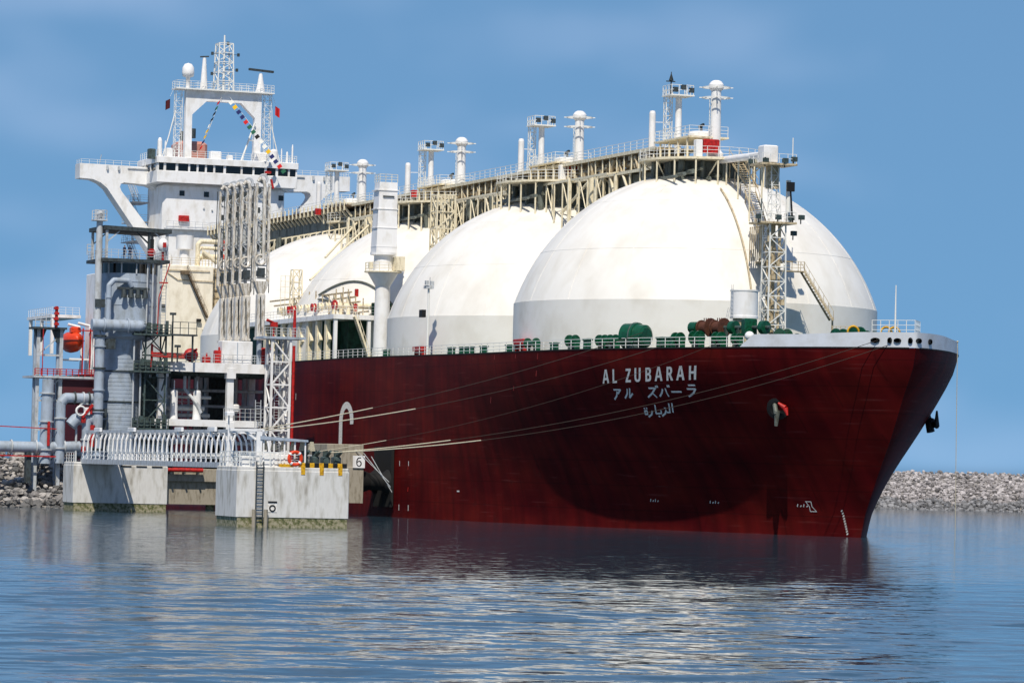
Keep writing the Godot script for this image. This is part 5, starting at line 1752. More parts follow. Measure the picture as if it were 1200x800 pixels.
func loading_arm(k: int):
	var x = [-65.4, -72.0, -75.4, -78.8, -82.2][k]
	var z = 31.7
	var p = Vector3(x, 18.45, z)
	var t = thing("marine_loader", ["tall white loading arm nearest the bow, wider than the rest", "second white loading arm from the bow", "third white loading arm from the bow", "fourth white loading arm from the bow", "rearmost white loading arm"][k], "loading arm", p, "loading arms on the jetty")
	var b = mb()
	b.cham(p + Vector3(-0.55, 3.4, -0.5), p + Vector3(0.55, 9.0, 0.5), 0.1)
	b.b2(p + Vector3(-0.62, 3.2, -0.6), p + Vector3(0.62, 3.5, 0.6))
	part(t, "riser_casing", b, M.arm)
	b = mb()
	b.tube(p, p + Vector3(0, 3.4, 0), 0.34, -1, 12)
	part(t, "pedestal", b, M.grey)
	b = mb()
	b.hexa([p + Vector3(-0.4, 9.0, -0.38), p + Vector3(-0.4, 9.0, 0.38), p + Vector3(0.4, 9.0, 0.38), p + Vector3(0.4, 9.0, -0.38), p + Vector3(-0.5, 10.6, -1.0), p + Vector3(-0.5, 10.6, 1.0), p + Vector3(0.5, 10.6, 1.0), p + Vector3(0.5, 10.6, -1.0)])
	part(t, "trunnion", b, M.arm)
	for s in [-0.86, 0.86]:
		b = mb()
		b.bar(p + Vector3(0, 10.5, s), p + Vector3(0, 23.0, s * 0.96), 0.3, 0.34)
		part(t, "inboard_boom", b, M.arm)
	b = mb()
	for y in [11.0, 12.6, 15.6, 18.4, 21.0]:
		b.bar(p + Vector3(0, y, -0.85), p + Vector3(0, y, 0.85), 0.16)
	for q in 5:
		b.bar(p + Vector3(-0.2, 16.0 + q * 1.4, -0.8), p + Vector3(-0.2, 17.2 + q * 1.4, 0.8), 0.1)
	for q in 8:
		b.bar(p + Vector3(0.2, 11.2 + q * 1.45, 0.8 if q % 2 else -0.8), p + Vector3(0.2, 12.65 + q * 1.45, -0.8 if q % 2 else 0.8), 0.08)
	part(t, "cross_brace", b, M.grey_light)
	b = mb()
	b.b2(p + Vector3(-0.3, 12.8, 0.15), p + Vector3(-0.22, 18.2, 0.7))
	b.b2(p + Vector3(-0.3, 18.6, -0.7), p + Vector3(-0.22, 22.6, 0.0))
	part(t, "side_plate", b, M.grey_light)
	b = mb()
	b.tube(p + Vector3(0.35, 13.4, -0.15), p + Vector3(0.35, 22.6, -0.15), 0.24, -1, 10)
	b.path([p + Vector3(0.35, 22.6, -0.15), p + Vector3(0.35, 23.4, 0.1), p + Vector3(0.35, 23.6, 0.5), p + Vector3(0.35, 23.2, 0.8)], 0.22, 8)
	part(t, "outboard_boom", b, M.arm)
	b = mb()
	var ring = []
	for q in 13: ring.append(Vector2(0.62 + 0.16 * cos(TAU * q / 12), 0.16 * sin(TAU * q / 12)))
	b.lathe(p + Vector3(0.35, 13.3, 0.2), ring, 18, true, Basis(Vector3(0, 0, 1), Vector3(1, 0, 0), Vector3(0, 1, 0)))
	part(t, "swivel_elbow", b, M.arm)
	b = mb()
	b.lathe(p + Vector3(0, 23.6, 0), [Vector2(0.35, -0.1), Vector2(0.6, -0.12), Vector2(0.66, -0.05), Vector2(0.55, 0.0), Vector2(0.66, 0.05), Vector2(0.6, 0.12), Vector2(0.35, 0.1)], 18, false, Basis(Vector3(0, 0, 1), Vector3(1, 0, 0), Vector3(0, 1, 0)))
	part(t, "apex_sheave", b, M.grey_light)
	b = mb()
	for q in [[11.6, 0.35], [15.0, 0.5], [17.4, -0.45], [19.6, 0.5], [20.6, -0.4], [22.0, 0.4]]:
		b.box(p + Vector3(-0.25, q[0], q[1]), Vector3(0.5, 0.7, 0.35))
	b.box(p + Vector3(0.3, 11.7, 0.1), Vector3(0.5, 1.2, 0.9))
	part(t, "swivel_fittings", b, M.grey_dark)
	b = mb()
	b.tube(p + Vector3(-0.5, 9.2, -1.2), p + Vector3(-0.5, 23.0, -1.05), 0.06, -1, 5)
	b.tube(p + Vector3(-0.5, 9.2, 1.2), p + Vector3(-0.5, 23.0, 1.05), 0.06, -1, 5)
	b.bar(p + Vector3(0.7, 8.6, 0.2), p + Vector3(0.7, 4.2, 0.05), 0.12)
	part(t, "cable", b, M.grey_dark)
	if k == 0:
		b = mb()
		b.b2(p + Vector3(-0.3, 24.3, -0.9), p + Vector3(0.3, 24.6, -0.2))
		part(t, "red_beacon", b, M.red)
		b = mb()
		b.bar(p + Vector3(0, 23.6, -1.0), p + Vector3(0, 22.4, -1.3), 0.25)
		part(t, "red_link", b, M.red)

func gangway_tower():
	var p = Vector3(-62.2, 5.2, 30.1)
	var t = thing("lattice_tower", "slim white lattice tower carrying a small platform beside the hull", "tower", p)
	var b = mb()
	b.lattice(Vector3(-62.2, 4.5, 30.1), Vector3(-62.2, 21.7, 30.1), 2.4, 2.4, 6, 0.14)
	part(t, "lattice_frame", b, M.white)
	b = mb()
	b.stairs(Vector3(-62.6, 5.0, 29.6), Vector3(-61.8, 10.5, 30.4), Vector3(0, 0, 1), 0.7)
	b.ladder(Vector3(-62.2, 10, 30.2), Vector3(-62.2, 21.5, 30.2), Vector3(0, 0, 1), 0.6, 0.35, 0.04)
	b.ladder(Vector3(-62.2, 5, 32.6), Vector3(-62.2, 14.0, 32.6), Vector3(0, 0, 1), 0.7, 0.35, 0.04)
	part(t, "tower_ladder", b, M.grey_light)
	b = mb()
	b.b2(Vector3(-64.0, 21.7, 27.0), Vector3(-60.6, 22.0, 32.6))
	part(t, "top_platform", b, M.grey)
	b = mb()
	b.rail([Vector3(-60.7, 22.0, 32.4), Vector3(-60.7, 22.0, 27.1)], 1.1, 3, 0.8, 0.035)
	for q in 6: b.bar(Vector3(-62.0, 18.5, 31.6 - q * 0.6), Vector3(-62.0, 21.7, 31.6 - q * 0.6), 0.22)
	part(t, "platform_railing", b, M.grey_light)
	p = Vector3(-61.0, 5.0, 28.45)
	t = thing("red_standpipe", "bright red vertical pipe beside the lattice tower", "pipe", p)
	b = mb()
	b.tube(p, Vector3(-61.0, 20.9, 28.45), 0.2, -1, 10)
	part(t, "lower_pipe", b, M.red)
	b = mb()
	b.tube(Vector3(-61.0, 22.0, 28.45), Vector3(-61.0, 25.4, 28.45), 0.24, 0.18, 10)
	part(t, "upper_pipe", b, M.red)
	b = mb()
	for y in [9.4, 13.4, 17.4]: b.bar(Vector3(-61.0, y, 28.3), Vector3(-61.6, y, 29.1), 0.16)
	b.b2(Vector3(-61.4, 4.4, 28.1), Vector3(-60.6, 5.05, 28.8))
	part(t, "clamp", b, M.grey_light)
	p = Vector3(-60.9, 22.0, 31.2)
	t = thing("fire_monitor", "small red and white water monitor on the lattice tower platform", "fire equipment", p, "red fire equipment on the loading deck")
	b = mb()
	b.tube(p, p + Vector3(0, 1.4, 0), 0.14)
	b.box(p + Vector3(0, 1.5, 0), Vector3(0.5, 0.6, 0.9))
	part(t, "monitor_body", b, M.red)
	b = mb()
	b.tube(p + Vector3(0, 1.7, 0), p + Vector3(0.4, 2.0, 1.0), 0.14, 0.2)
	part(t, "nozzle", b, M.red)

func grey_tower():
	var c = Vector3(-66.0, 5.2, 48.7)
	var t = thing("grey_tower", "grey round process tower with dark canopy roof and pipes", "tower", c)
	var b = mb()
	var pr = []
	for k in 34: pr.append_array([Vector2(2.5, 5.2 + k * 0.48), Vector2(2.5, 5.2 + k * 0.48 + 0.40), Vector2(2.46, 5.2 + k * 0.48 + 0.42), Vector2(2.46, 5.2 + k * 0.48 + 0.47)])
	b.lathe(Vector3(-66, 0, 49.5), pr, 32)
	part(t, "lower_shell", b, M.grey)
	b = mb()
	for y in [9.4, 13.2, 17.0]: b.lathe(Vector3(-66, 0, 49.5), [Vector2(2.5, y), Vector2(2.62, y), Vector2(2.62, y + 0.18), Vector2(2.5, y + 0.18)], 32)
	part(t, "shell_band", b, M.grey_dark)
	b = mb()
	b.lathe(Vector3(-66, 0, 48.7), [Vector2(2.4, 20.9), Vector2(3.5, 21.4), Vector2(3.5, 30.6)], 32)
	for y in [22.9, 25.3, 28.2]: b.lathe(Vector3(-66, 0, 48.7), [Vector2(3.5, y), Vector2(3.56, y), Vector2(3.56, y + 0.12), Vector2(3.5, y + 0.12)], 32)
	part(t, "upper_shell", b, M.grey)
	b = mb()
	b.lathe(Vector3(-66, 0, 48.7), [Vector2(3.5, 29.3), Vector2(3.54, 29.3), Vector2(3.54, 30.45), Vector2(3.5, 30.45)], 32)
	part(t, "window_band", b, M.glass)
	b = mb()
	for k in 12:
		var d = Vector3(cos(TAU * k / 12), 0, sin(TAU * k / 12))
		b.bar(Vector3(-66, 29.2, 48.7) + d * 3.56, Vector3(-66, 30.6, 48.7) + d * 3.56, 0.16)
	part(t, "window_mullion", b, M.grey_light)
	b = mb()
	b.b2(Vector3(-70.2, 30.6, 44.6), Vector3(-61.8, 31.0, 53.2))
	part(t, "lookout_floor", b, M.grey_dark)
	b = mb()
	b.hexa([Vector3(-70.0, 34.35, 44.4), Vector3(-70.0, 34.55, 53.0), Vector3(-62.0, 34.55, 53.0), Vector3(-62.0, 34.35, 44.4), Vector3(-70.0, 34.85, 44.4), Vector3(-70.0, 35.05, 53.0), Vector3(-62.0, 35.05, 53.0), Vector3(-62.0, 34.85, 44.4)])
	part(t, "canopy_roof", b, M.grey_dark)
	for q in [[-62.4, 52.6], [-62.4, 44.9], [-69.6, 52.6], [-69.6, 44.9], [-62.4, 47.2]]:
		b = mb()
		b.bar(Vector3(q[0], 31.0, q[1]), Vector3(q[0], 34.5, q[1]), 0.3)
		b.bar(Vector3(q[0], 33.0, q[1]), Vector3(q[0], 34.4, q[1] + (1.6 if q[1] < 48 else -1.6)), 0.14)
		part(t, "canopy_post", b, M.grey_dark if q[1] == 47.2 else M.grey_light)
	b = mb()
	b.rail([Vector3(-62.0, 31.0, 53.0), Vector3(-62.0, 31.0, 44.8), Vector3(-70.0, 31.0, 44.8)], 1.1, 3, 0.9, 0.03)
	b.rail([Vector3(-70.0, 31.0, 53.0), Vector3(-62.0, 31.0, 53.0)], 1.1, 3, 0.9, 0.03)
	part(t, "lookout_railing", b, M.grey_light)
	# communication post at the corner
	b = mb()
	b.tube(Vector3(-63.0, 21.0, 53.4), Vector3(-63.0, 36.0, 53.4), 0.5, 0.4, 12)
	b.b2(Vector3(-63.8, 35.6, 52.6), Vector3(-62.2, 35.75, 54.3))
	b.rail([Vector3(-62.3, 35.7, 54.2), Vector3(-62.3, 35.7, 52.7)], 1.2, 3, 0.6, 0.05)
	b.rail([Vector3(-63.7, 35.7, 54.2), Vector3(-63.7, 35.7, 52.7)], 1.2, 3, 0.6, 0.05)
	b.ball(Vector3(-63.0, 36.4, 53.4), Vector3(0.45, 0.5, 0.45))
	b.rail([Vector3(-62.6, 31.3, 55.0), Vector3(-62.6, 31.3, 54.2)], 1.3, 3, 0.7, 0.05)
	part(t, "corner_post", b, M.grey_light)
	# pipework
	for q in [[[Vector3(-62.2, 21.8, 52.2), Vector3(-62.2, 27.6, 52.2), Vector3(-62.2, 28.3, 51.6), Vector3(-62.2, 28.3, 49.8), Vector3(-62.4, 27.6, 49.3)], 0.34], [[Vector3(-62.0, 22.7, 54.3), Vector3(-62.0, 22.7, 48.2), Vector3(-63.0, 22.7, 47.6)], 0.72], [[Vector3(-62.4, 5.2, 53.1), Vector3(-62.4, 21.4, 53.1)], 0.62], [[Vector3(-62.4, 22.5, 53.4), Vector3(-62.4, 19.8, 53.3)], 0.4]]:
		b = mb()
		b.path(q[0], q[1], 14)
		flanges(part(t, "process_pipe", b, M.grey), q[0], q[1], 2.6, M.grey)
	b = mb()
	for y in [7.2, 12.0, 17.2, 21.2]:
		b.tube(Vector3(-62.4, y, 53.1), Vector3(-62.4, y + 0.25, 53.1), 0.8, -1, 14)
	b.box(Vector3(-62.6, 20.4, 52.0), Vector3(1.0, 1.3, 1.6))
	for y in [8.0, 11.8, 10.4]: b.box(Vector3(-63.4, y, 52.2), Vector3(0.8, 1.2, 0.7))
	b.box(Vector3(-62.8, 25.4, 53.2), Vector3(0.8, 1.0, 1.2))
	part(t, "pipe_flange", b, M.grey_dark)
	b = mb()
	b.b2(Vector3(-62.8, 27.2, 47.0), Vector3(-62.2, 27.5, 51.0))
	for k in 4: b.lathe(Vector3(-62.1, 26.7, 50.3 - k * 0.9), [Vector2(0.4, -0.5), Vector2(0.25, 0.5)], 10)
	part(t, "sprinkler_bracket", b, M.grey_dark)
	# outside stair frame on the right
	b = mb()
	b.lattice(Vector3(-64.0, 5.2, 45.9), Vector3(-64.0, 22.0, 45.9), 2.6, 2.6, 6, 0.10)
	part(t, "stair_frame", b, M.steel_green)
	for y in [21.6, 17.0, 9.9]:
		b = mb()
		b.b2(Vector3(-65.6, y, 44.2), Vector3(-61.6, y + 0.2, 49.0))
		b.rail([Vector3(-61.7, y + 0.2, 48.9), Vector3(-61.7, y + 0.2, 44.3)], 1.2, 3, 0.8, 0.05)
		for k in 6: b.box(Vector3(-62.4, y + 0.7 + 0.3 * (k % 2), 48.4 - k * 0.75), Vector3(0.5, 1.0 + 0.4 * (k % 3), 0.4))
		part(t, "stair_landing", b, M.steel_green)
	b = mb()
	b.b2(Vector3(-70.0, 5.2, 44.8), Vector3(-66.5, 16.5, 47.2))
	part(t, "dark_enclosure", b, M.steel_green)
	b = mb()
	for z in [48.6, 47.7]: b.tube(Vector3(-62.9, 5.2, z), Vector3(-62.9, 21.0, z), 0.12, -1, 8)
	for z in [47.3, 46.6, 45.6]: b.tube(Vector3(-62.3, 21.8, z), Vector3(-62.3, 30.6, z), 0.11, -1, 8)
	b.ladder(Vector3(-62.2, 21.8, 45.2), Vector3(-62.2, 31.0, 45.2), Vector3(0, 0, 1), 0.6, 0.4, 0.04)
	part(t, "service_pipe", b, M.grey_light)
	b = mb()
	b.path([Vector3(-61.8, 21.8, 46.0), Vector3(-61.8, 26.4, 45.9), Vector3(-61.8, 30.6, 44.6)], 0.07, 8)
	b.bar(Vector3(-61.8, 28.2, 45.9), Vector3(-61.8, 28.2, 44.8), 0.16)
	part(t, "red_riser", b, M.red)
	# small gallery to the right of the tower
	b = mb()
	b.b2(Vector3(-63.4, 21.7, 40.8), Vector3(-61.8, 21.9, 44.2))
	b.rail([Vector3(-61.9, 21.9, 44.1), Vector3(-61.9, 21.9, 40.9)], 1.5, 2, 1.0, 0.04)
	for q in [[43.9, 24.4], [43.2, 20.4]]:
		b.tube(Vector3(-62.3, 18.4, q[0]), Vector3(-62.3, q[1], q[0]), 0.1)
		b.box(Vector3(-62.3, q[1], q[0]), Vector3(0.5, 0.3, 0.7))
	for z in [43.8, 41.2]: b.bar(Vector3(-62.6, 18.4, z), Vector3(-62.6, 21.7, z), 0.2)
	part(t, "side_gallery", b, M.grey_dark)
	# two people on the lookout
	person(Vector3(-63.2, 31.0, 50.1), "person in dark blue overalls at left on the lookout floor", 0.5)
	person(Vector3(-63.4, 31.0, 49.35), "person in dark blue overalls at right on the lookout floor", -0.4)
	var p = Vector3(-62.6, 31.0, 46.9)
	t = thing("hose_reel", "dark hose reel with red drum under the canopy roof", "hose reel", p)
	b = mb()
	b.b2(p + Vector3(-0.3, 0, -0.35), p + Vector3(0.2, 2.6, 0.35))
	part(t, "cabinet", b, M.black)
	b = mb()
	b.tube(p + Vector3(0.2, 0.9, 0), p + Vector3(0.45, 0.9, 0), 0.5, -1, 14)
	part(t, "drum", b, M.red)
	p = Vector3(-62.4, 31.0, 45.4)
	t = thing("fire_monitor", "white domed fire monitor with red base under canopy edge", "fire equipment", p, "red fire equipment on the loading deck")
	b = mb()
	b.ball(p + Vector3(0, 1.9, 0), Vector3(0.7, 0.9, 0.7), 14)
	part(t, "dome", b, M.white)
	b = mb()
	b.tube(p, p + Vector3(0, 1.9, 0), 0.18)
	b.box(p + Vector3(0.6, 1.9, 0), Vector3(0.5, 0.6, 0.4))
	part(t, "base", b, M.red)

func left_structures():
	var p = Vector3(-66, 5.2, 59)
	var t = thing("access_tower", "steel access tower with red railing at the left edge of the jetty", "tower", p)
	for q in [[-64.5, 60.4], [-64.5, 57.5], [-66.0, 60.4], [-66.0, 57.5]]:
		var b = mb()
		b.bar(Vector3(q[0], 2.0, q[1]), Vector3(q[0], 22.0, q[1]), 0.42)
		part(t, "leg", b, M.grey if q[0] < -65 else M.grey_light)
	var b = mb()
	b.b2(Vector3(-66.4, 22.0, 57.0), Vector3(-63.6, 22.25, 61.2))
	for z in [60.2, 57.9]:
		b.hexa([Vector3(-64.8, 20.4, z - 0.2), Vector3(-64.8, 20.4, z + 0.2), Vector3(-64.3, 20.4, z + 0.2), Vector3(-64.3, 20.4, z - 0.2), Vector3(-64.8, 22.0, z - 0.8), Vector3(-64.8, 22.0, z + 0.8), Vector3(-64.3, 22.0, z + 0.8), Vector3(-64.3, 22.0, z - 0.8)])
	part(t, "top_platform", b, M.grey_dark)
	b = mb()
	b.b2(Vector3(-70, 16.0, 52.6), Vector3(-63.6, 16.25, 61.0))
	part(t, "lower_platform", b, M.grey_light)
	b = mb()
	b.rail([Vector3(-63.7, 16.25, 60.9), Vector3(-63.7, 16.25, 53.0)], 0.85, 3, 0.8, 0.055)
	b.bar(Vector3(-63.6, 16.2, 60.0), Vector3(-63.6, 22.0, 60.0), 0.1)
	b.bar(Vector3(-63.6, 16.2, 53.4), Vector3(-63.6, 21.5, 53.4), 0.18)
	part(t, "red_railing", b, M.red)
	b = mb()
	for y in [13.2, 9.6, 18.8]: b.bar(Vector3(-64.4, y, 60.6), Vector3(-64.4, y, 57.3), 0.25)
	for q in [[5.4, 9.6], [9.6, 13.2], [13.2, 16.0], [18.8, 21.4]]:
		b.bar(Vector3(-64.4, q[0], 60.4), Vector3(-64.4, q[1], 57.5), 0.14)
	b.ladder(Vector3(-64.2, 5.4, 58.9), Vector3(-64.2, 16.0, 58.9), Vector3(0, 0, 1), 0.6, 0.4, 0.05)
	b.path([Vector3(-63.2, 5.4, 55.6), Vector3(-63.2, 12.2, 55.6), Vector3(-63.2, 12.9, 55.0), Vector3(-63.2, 12.9, 53.5)], 0.14, 8)
	part(t, "cross_bracing", b, M.grey_light)
	b = mb()
	b.rail([Vector3(-63.7, 22.25, 61.0), Vector3(-63.7, 22.25, 59.0)], 1.6, 4, 0.7, 0.04)
	part(t, "top_railing", b, M.grey_light)
	p = Vector3(-63.6, 22.25, 58.4)
	t = thing("red_beacon_post", "red post with fittings on top of the access tower", "post", p)
	b = mb()
	b.tube(p, p + Vector3(0, 2.6, 0), 0.2, -1, 10)
	part(t, "post", b, M.red)
	b = mb()
	for q in 4: b.box(p + Vector3(0.1, 0.4 + q * 0.65, 0.08 * (q % 2)), Vector3(0.45, 0.3, 0.55))
	part(t, "fitting", b, M.red)
	# manifold of large grey pipes
	p = Vector3(-64, 5.2, 57)
	t = thing("pipe_manifold", "large grey elbowed pipes between the access tower and grey tower", "pipes", p)
	for q in [[[Vector3(-63.4, 5.5, 57.6), Vector3(-63.4, 12.9, 57.6), Vector3(-63.4, 13.6, 57.0), Vector3(-63.4, 13.6, 52.6)], 0.62], [[Vector3(-63.0, 10.2, 56.4), Vector3(-63.0, 11.0, 55.7), Vector3(-63.0, 11.0, 53.0)], 0.75], [[Vector3(-62.8, 11.0, 54.4), Vector3(-62.8, 6.0, 54.4)], 0.6], [[Vector3(-63.6, 5.4, 59.4), Vector3(-63.6, 15.8, 59.2)], 0.75], [[Vector3(-63.6, 7.4, 90.0), Vector3(-63.6, 7.4, 59.0), Vector3(-63.6, 7.6, 55.0)], 0.7]]:
		b = mb()
		b.path(q[0], q[1], 14)
		flanges(part(t, "pipe", b, M.grey), q[0], q[1], 3.0, M.grey_light)
	b = mb()
	for z in [56.0, 54.2]: b.tube(Vector3(-63.4, 13.6, z), Vector3(-63.4, 13.6, z - 0.2), 0.8, -1, 14)
	for z in [85.0, 76.0, 68.0, 61.5]: b.b2(Vector3(-64.2, 3.0, z - 0.3), Vector3(-63.0, 6.8, z + 0.3))
	part(t, "pipe_support", b, M.grey_dark)
	b = mb()
	b.b2(Vector3(-64.6, 12.8, 53.3), Vector3(-64.3, 15.8, 57.2))
	part(t, "maroon_panel", b, mat(Color(0.30, 0.07, 0.10), 0.6))
	b = mb()
	for q in [[55.0, 10.9], [54.2, 12.0], [54.9, 7.3]]: b.box(Vector3(-62.2, q[1], q[0]), Vector3(0.4, 0.7, 0.5))
	b.bar(Vector3(-62.0, 12.8, 53.9), Vector3(-62.0, 11.2, 55.2), 0.3)
	b.tube(Vector3(-61.8, 7.6, 53.9), Vector3(-61.8, 10.3, 53.9), 0.3, -1, 10)
	b.bar(Vector3(-62.8, 9.9, 66.0), Vector3(-62.8, 9.7, 58.2), 0.12)
	b.bar(Vector3(-62.8, 10.6, 59.2), Vector3(-62.8, 7.6, 59.2), 0.3)
	b.bar(Vector3(-62.8, 6.3, 80.0), Vector3(-62.8, 6.3, 58.2), 0.16)
	part(t, "red_valve", b, M.red)
	b = mb()
	b.lathe(Vector3(-62.0, 12.0, 55.4), [Vector2(0.55, -0.2), Vector2(0.7, 0.0), Vector2(0.55, 0.2), Vector2(0.45, 0), Vector2(0.55, -0.2)], 14, true, Basis(Vector3(0, 0, 1), Vector3(1, 0, 0), Vector3(0, 1, 0)))
	b.box(Vector3(-62.2, 12.0, 54.6), Vector3(0.5, 0.9, 0.7))
	part(t, "hand_wheel", b, M.white)

# ---------------------------------------------------------------- people
func person(at: Vector3, label: String, turn: float):
	var t = thing("person", label, "person", at)
	t.transform = Transform3D(BB * Basis(Vector3.UP, turn), ORG + BB * at)
	# joints: x forward, y up, z to the person's right; a relaxed standing pose, one arm on the rail
	var J = [
		[Vector3(0, 0.93, -0.09), 0.115, Vector3(0.03, 0.50, -0.11), 0.072], [Vector3(0.03, 0.50, -0.11), 0.07, Vector3(-0.01, 0.09, -0.12), 0.045],
		[Vector3(0, 0.93, 0.09), 0.115, Vector3(0.0, 0.50, 0.12), 0.072], [Vector3(0.0, 0.50, 0.12), 0.07, Vector3(-0.04, 0.09, 0.13), 0.045],
		[Vector3(-0.03, 0.05, -0.12), 0.05, Vector3(0.16, 0.035, -0.14), 0.036], [Vector3(-0.06, 0.05, 0.13), 0.05, Vector3(0.13, 0.035, 0.16), 0.036],
		[Vector3(0, 0.98, 0), 0.15, Vector3(-0.01, 1.18, 0), 0.14], [Vector3(-0.01, 1.18, 0), 0.14, Vector3(-0.01, 1.40, 0), 0.13],
		[Vector3(-0.01, 1.42, -0.14), 0.075, Vector3(-0.01, 1.42, 0.14), 0.075], [Vector3(0, 1.45, 0), 0.062, Vector3(0.015, 1.56, 0), 0.055],
		[Vector3(-0.01, 1.42, -0.17), 0.066, Vector3(-0.04, 1.13, -0.25), 0.05], [Vector3(-0.04, 1.13, -0.25), 0.046, Vector3(0.12, 0.92, -0.24), 0.033],
		[Vector3(-0.01, 1.42, 0.17), 0.066, Vector3(0.02, 1.14, 0.26), 0.05], [Vector3(0.02, 1.14, 0.26), 0.046, Vector3(0.28, 1.10, 0.20), 0.033],
		[Vector3(0.12, 0.92, -0.24), 0.036, Vector3(0.15, 0.84, -0.235), 0.034], [Vector3(0.28, 1.10, 0.20), 0.036, Vector3(0.37, 1.11, 0.18), 0.034],
		[Vector3(0.01, 1.66, 0), 0.088, Vector3(0.02, 1.60, 0), 0.072]]
	var f = func(p: Vector3) -> float:
		var d = 9.0
		for j in J:
			var pa: Vector3 = p - j[0]
			var ba: Vector3 = j[2] - j[0]
			var h = clampf(pa.dot(ba) / ba.length_squared(), 0, 1)
			var e = (pa - ba * h).length() - lerpf(j[1], j[3], h)
			var k = clampf(0.5 + 0.5 * (d - e) / 0.04, 0, 1)
			d = lerpf(d, e, k) - 0.04 * k * (1.0 - k)
		return d
	var cs = 0.03
	var o = Vector3(-0.24, -0.03, -0.42)
	var N = Vector3i(24, 62, 28)
	var val = PackedFloat32Array()
	val.resize(N.x * N.y * N.z)
	for y in N.y:
		for x in N.x:
			for z in N.z:
				val[(y * N.x + x) * N.z + z] = f.call(o + Vector3(x, y, z) * cs)
	var b = mb()
	var at_ = {}
	var skin = Color(0.42, 0.25, 0.17)
	var cloth = Color(0.02, 0.03, 0.07)
	for y in N.y - 1:
		for x in N.x - 1:
			for z in N.z - 1:
				var sum = Vector3.ZERO
				var cnt = 0
				var neg = 0
				var vals = []
				for q in 8: vals.append(val[((y + (q >> 1 & 1)) * N.x + x + (q & 1)) * N.z + z + (q >> 2)])
				for q in 8: if vals[q] < 0: neg += 1
				if neg == 0 or neg == 8: continue
				for q in 8:
					for bit in [1, 2, 4]:
						if q & bit: continue
						var q2 = q | bit
						if (vals[q] < 0) != (vals[q2] < 0):
							var h = vals[q] / (vals[q] - vals[q2])
							sum += Vector3(q & 1, q >> 1 & 1, q >> 2).lerp(Vector3(q2 & 1, q2 >> 1 & 1, q2 >> 2), h)
							cnt += 1
				var p = o + (Vector3(x, y, z) + sum / cnt) * cs
				var e = 0.01
				var nn = Vector3(f.call(p + Vector3(e, 0, 0)) - f.call(p - Vector3(e, 0, 0)), f.call(p + Vector3(0, e, 0)) - f.call(p - Vector3(0, e, 0)), f.call(p + Vector3(0, 0, e)) - f.call(p - Vector3(0, 0, e))).normalized()
				at_[Vector3i(x, y, z)] = b.vert(p, nn)
				var col = cloth
				if p.y > 1.51 or (p.y < 0.93 and p.y > 0.75 and p.z < -0.19 and p.x > 0.08) or (p.x > 0.27 and p.y > 1.0): col = skin
				if p.y > 1.66 or (p.y > 1.56 and p.x < -0.03): col = Color(0.02, 0.018, 0.015)
				if p.y < 0.08: col = Color(0.03, 0.025, 0.02)
				b.c.append(col)
	for key in at_:
		for ax in 3:
			var d1 = Vector3i(0, 0, 0)
			var d2 = Vector3i(0, 0, 0)
			var d0 = Vector3i(0, 0, 0)
			d0[ax] = 1; d1[(ax + 1) % 3] = 1; d2[(ax + 2) % 3] = 1
			# edge from corner key+d1+d2 ... use the cell's own minimum edge along ax
			var a0 = val[(key.y * N.x + key.x) * N.z + key.z]
			var k1 = key + d0
			var a1 = val[(k1.y * N.x + k1.x) * N.z + k1.z]
			if (a0 < 0) == (a1 < 0): continue
			if not (at_.has(key - d1) and at_.has(key - d2) and at_.has(key - d1 - d2)): continue
			var A = at_[key]; var B = at_[key - d1]; var C = at_[key - d1 - d2]; var D = at_[key - d2]
			if a0 < 0: b.face(A, B, C, D)
			else: b.face(D, C, B, A)
	# fingers, nose and ears grow out of the same mesh
	var add = func(p: Vector3, q: Vector3, r: float, r2: float):
		var s = b.v.size()
		b.tube(p, q, r, r2, 6)
		for k in b.v.size() - s: b.c.append(skin)
	for s in 4:
		add.call(Vector3(0.145 + s * 0.004, 0.83, -0.265 + s * 0.02), Vector3(0.16 + s * 0.005, 0.79, -0.268 + s * 0.021), 0.010, 0.009)
		add.call(Vector3(0.16 + s * 0.005, 0.79, -0.268 + s * 0.021), Vector3(0.15, 0.765 - 0.006 * (s % 3), -0.262 + s * 0.02), 0.009, 0.007)
		add.call(Vector3(0.38, 1.12, 0.15 + s * 0.02), Vector3(0.43, 1.125, 0.145 + s * 0.021), 0.010, 0.009)
		add.call(Vector3(0.43, 1.125, 0.145 + s * 0.021), Vector3(0.45 - 0.005 * (s % 3), 1.09, 0.145 + s * 0.02), 0.009, 0.007)
	add.call(Vector3(0.15, 0.87, -0.21), Vector3(0.19, 0.83, -0.20), 0.012, 0.009)
	add.call(Vector3(0.33, 1.11, 0.145), Vector3(0.38, 1.09, 0.125), 0.012, 0.009)
	add.call(Vector3(0.085, 1.655, 0), Vector3(0.115, 1.625, 0), 0.012, 0.018)
	for s in [-1, 1]: add.call(Vector3(0.0, 1.655, s * 0.085), Vector3(0.0, 1.615, s * 0.088), 0.018, 0.012)
	var m := StandardMaterial3D.new()
	m.vertex_color_use_as_albedo = true
	m.roughness = 0.85
	base = Vector3.ZERO
	part(t, "body", b, m)

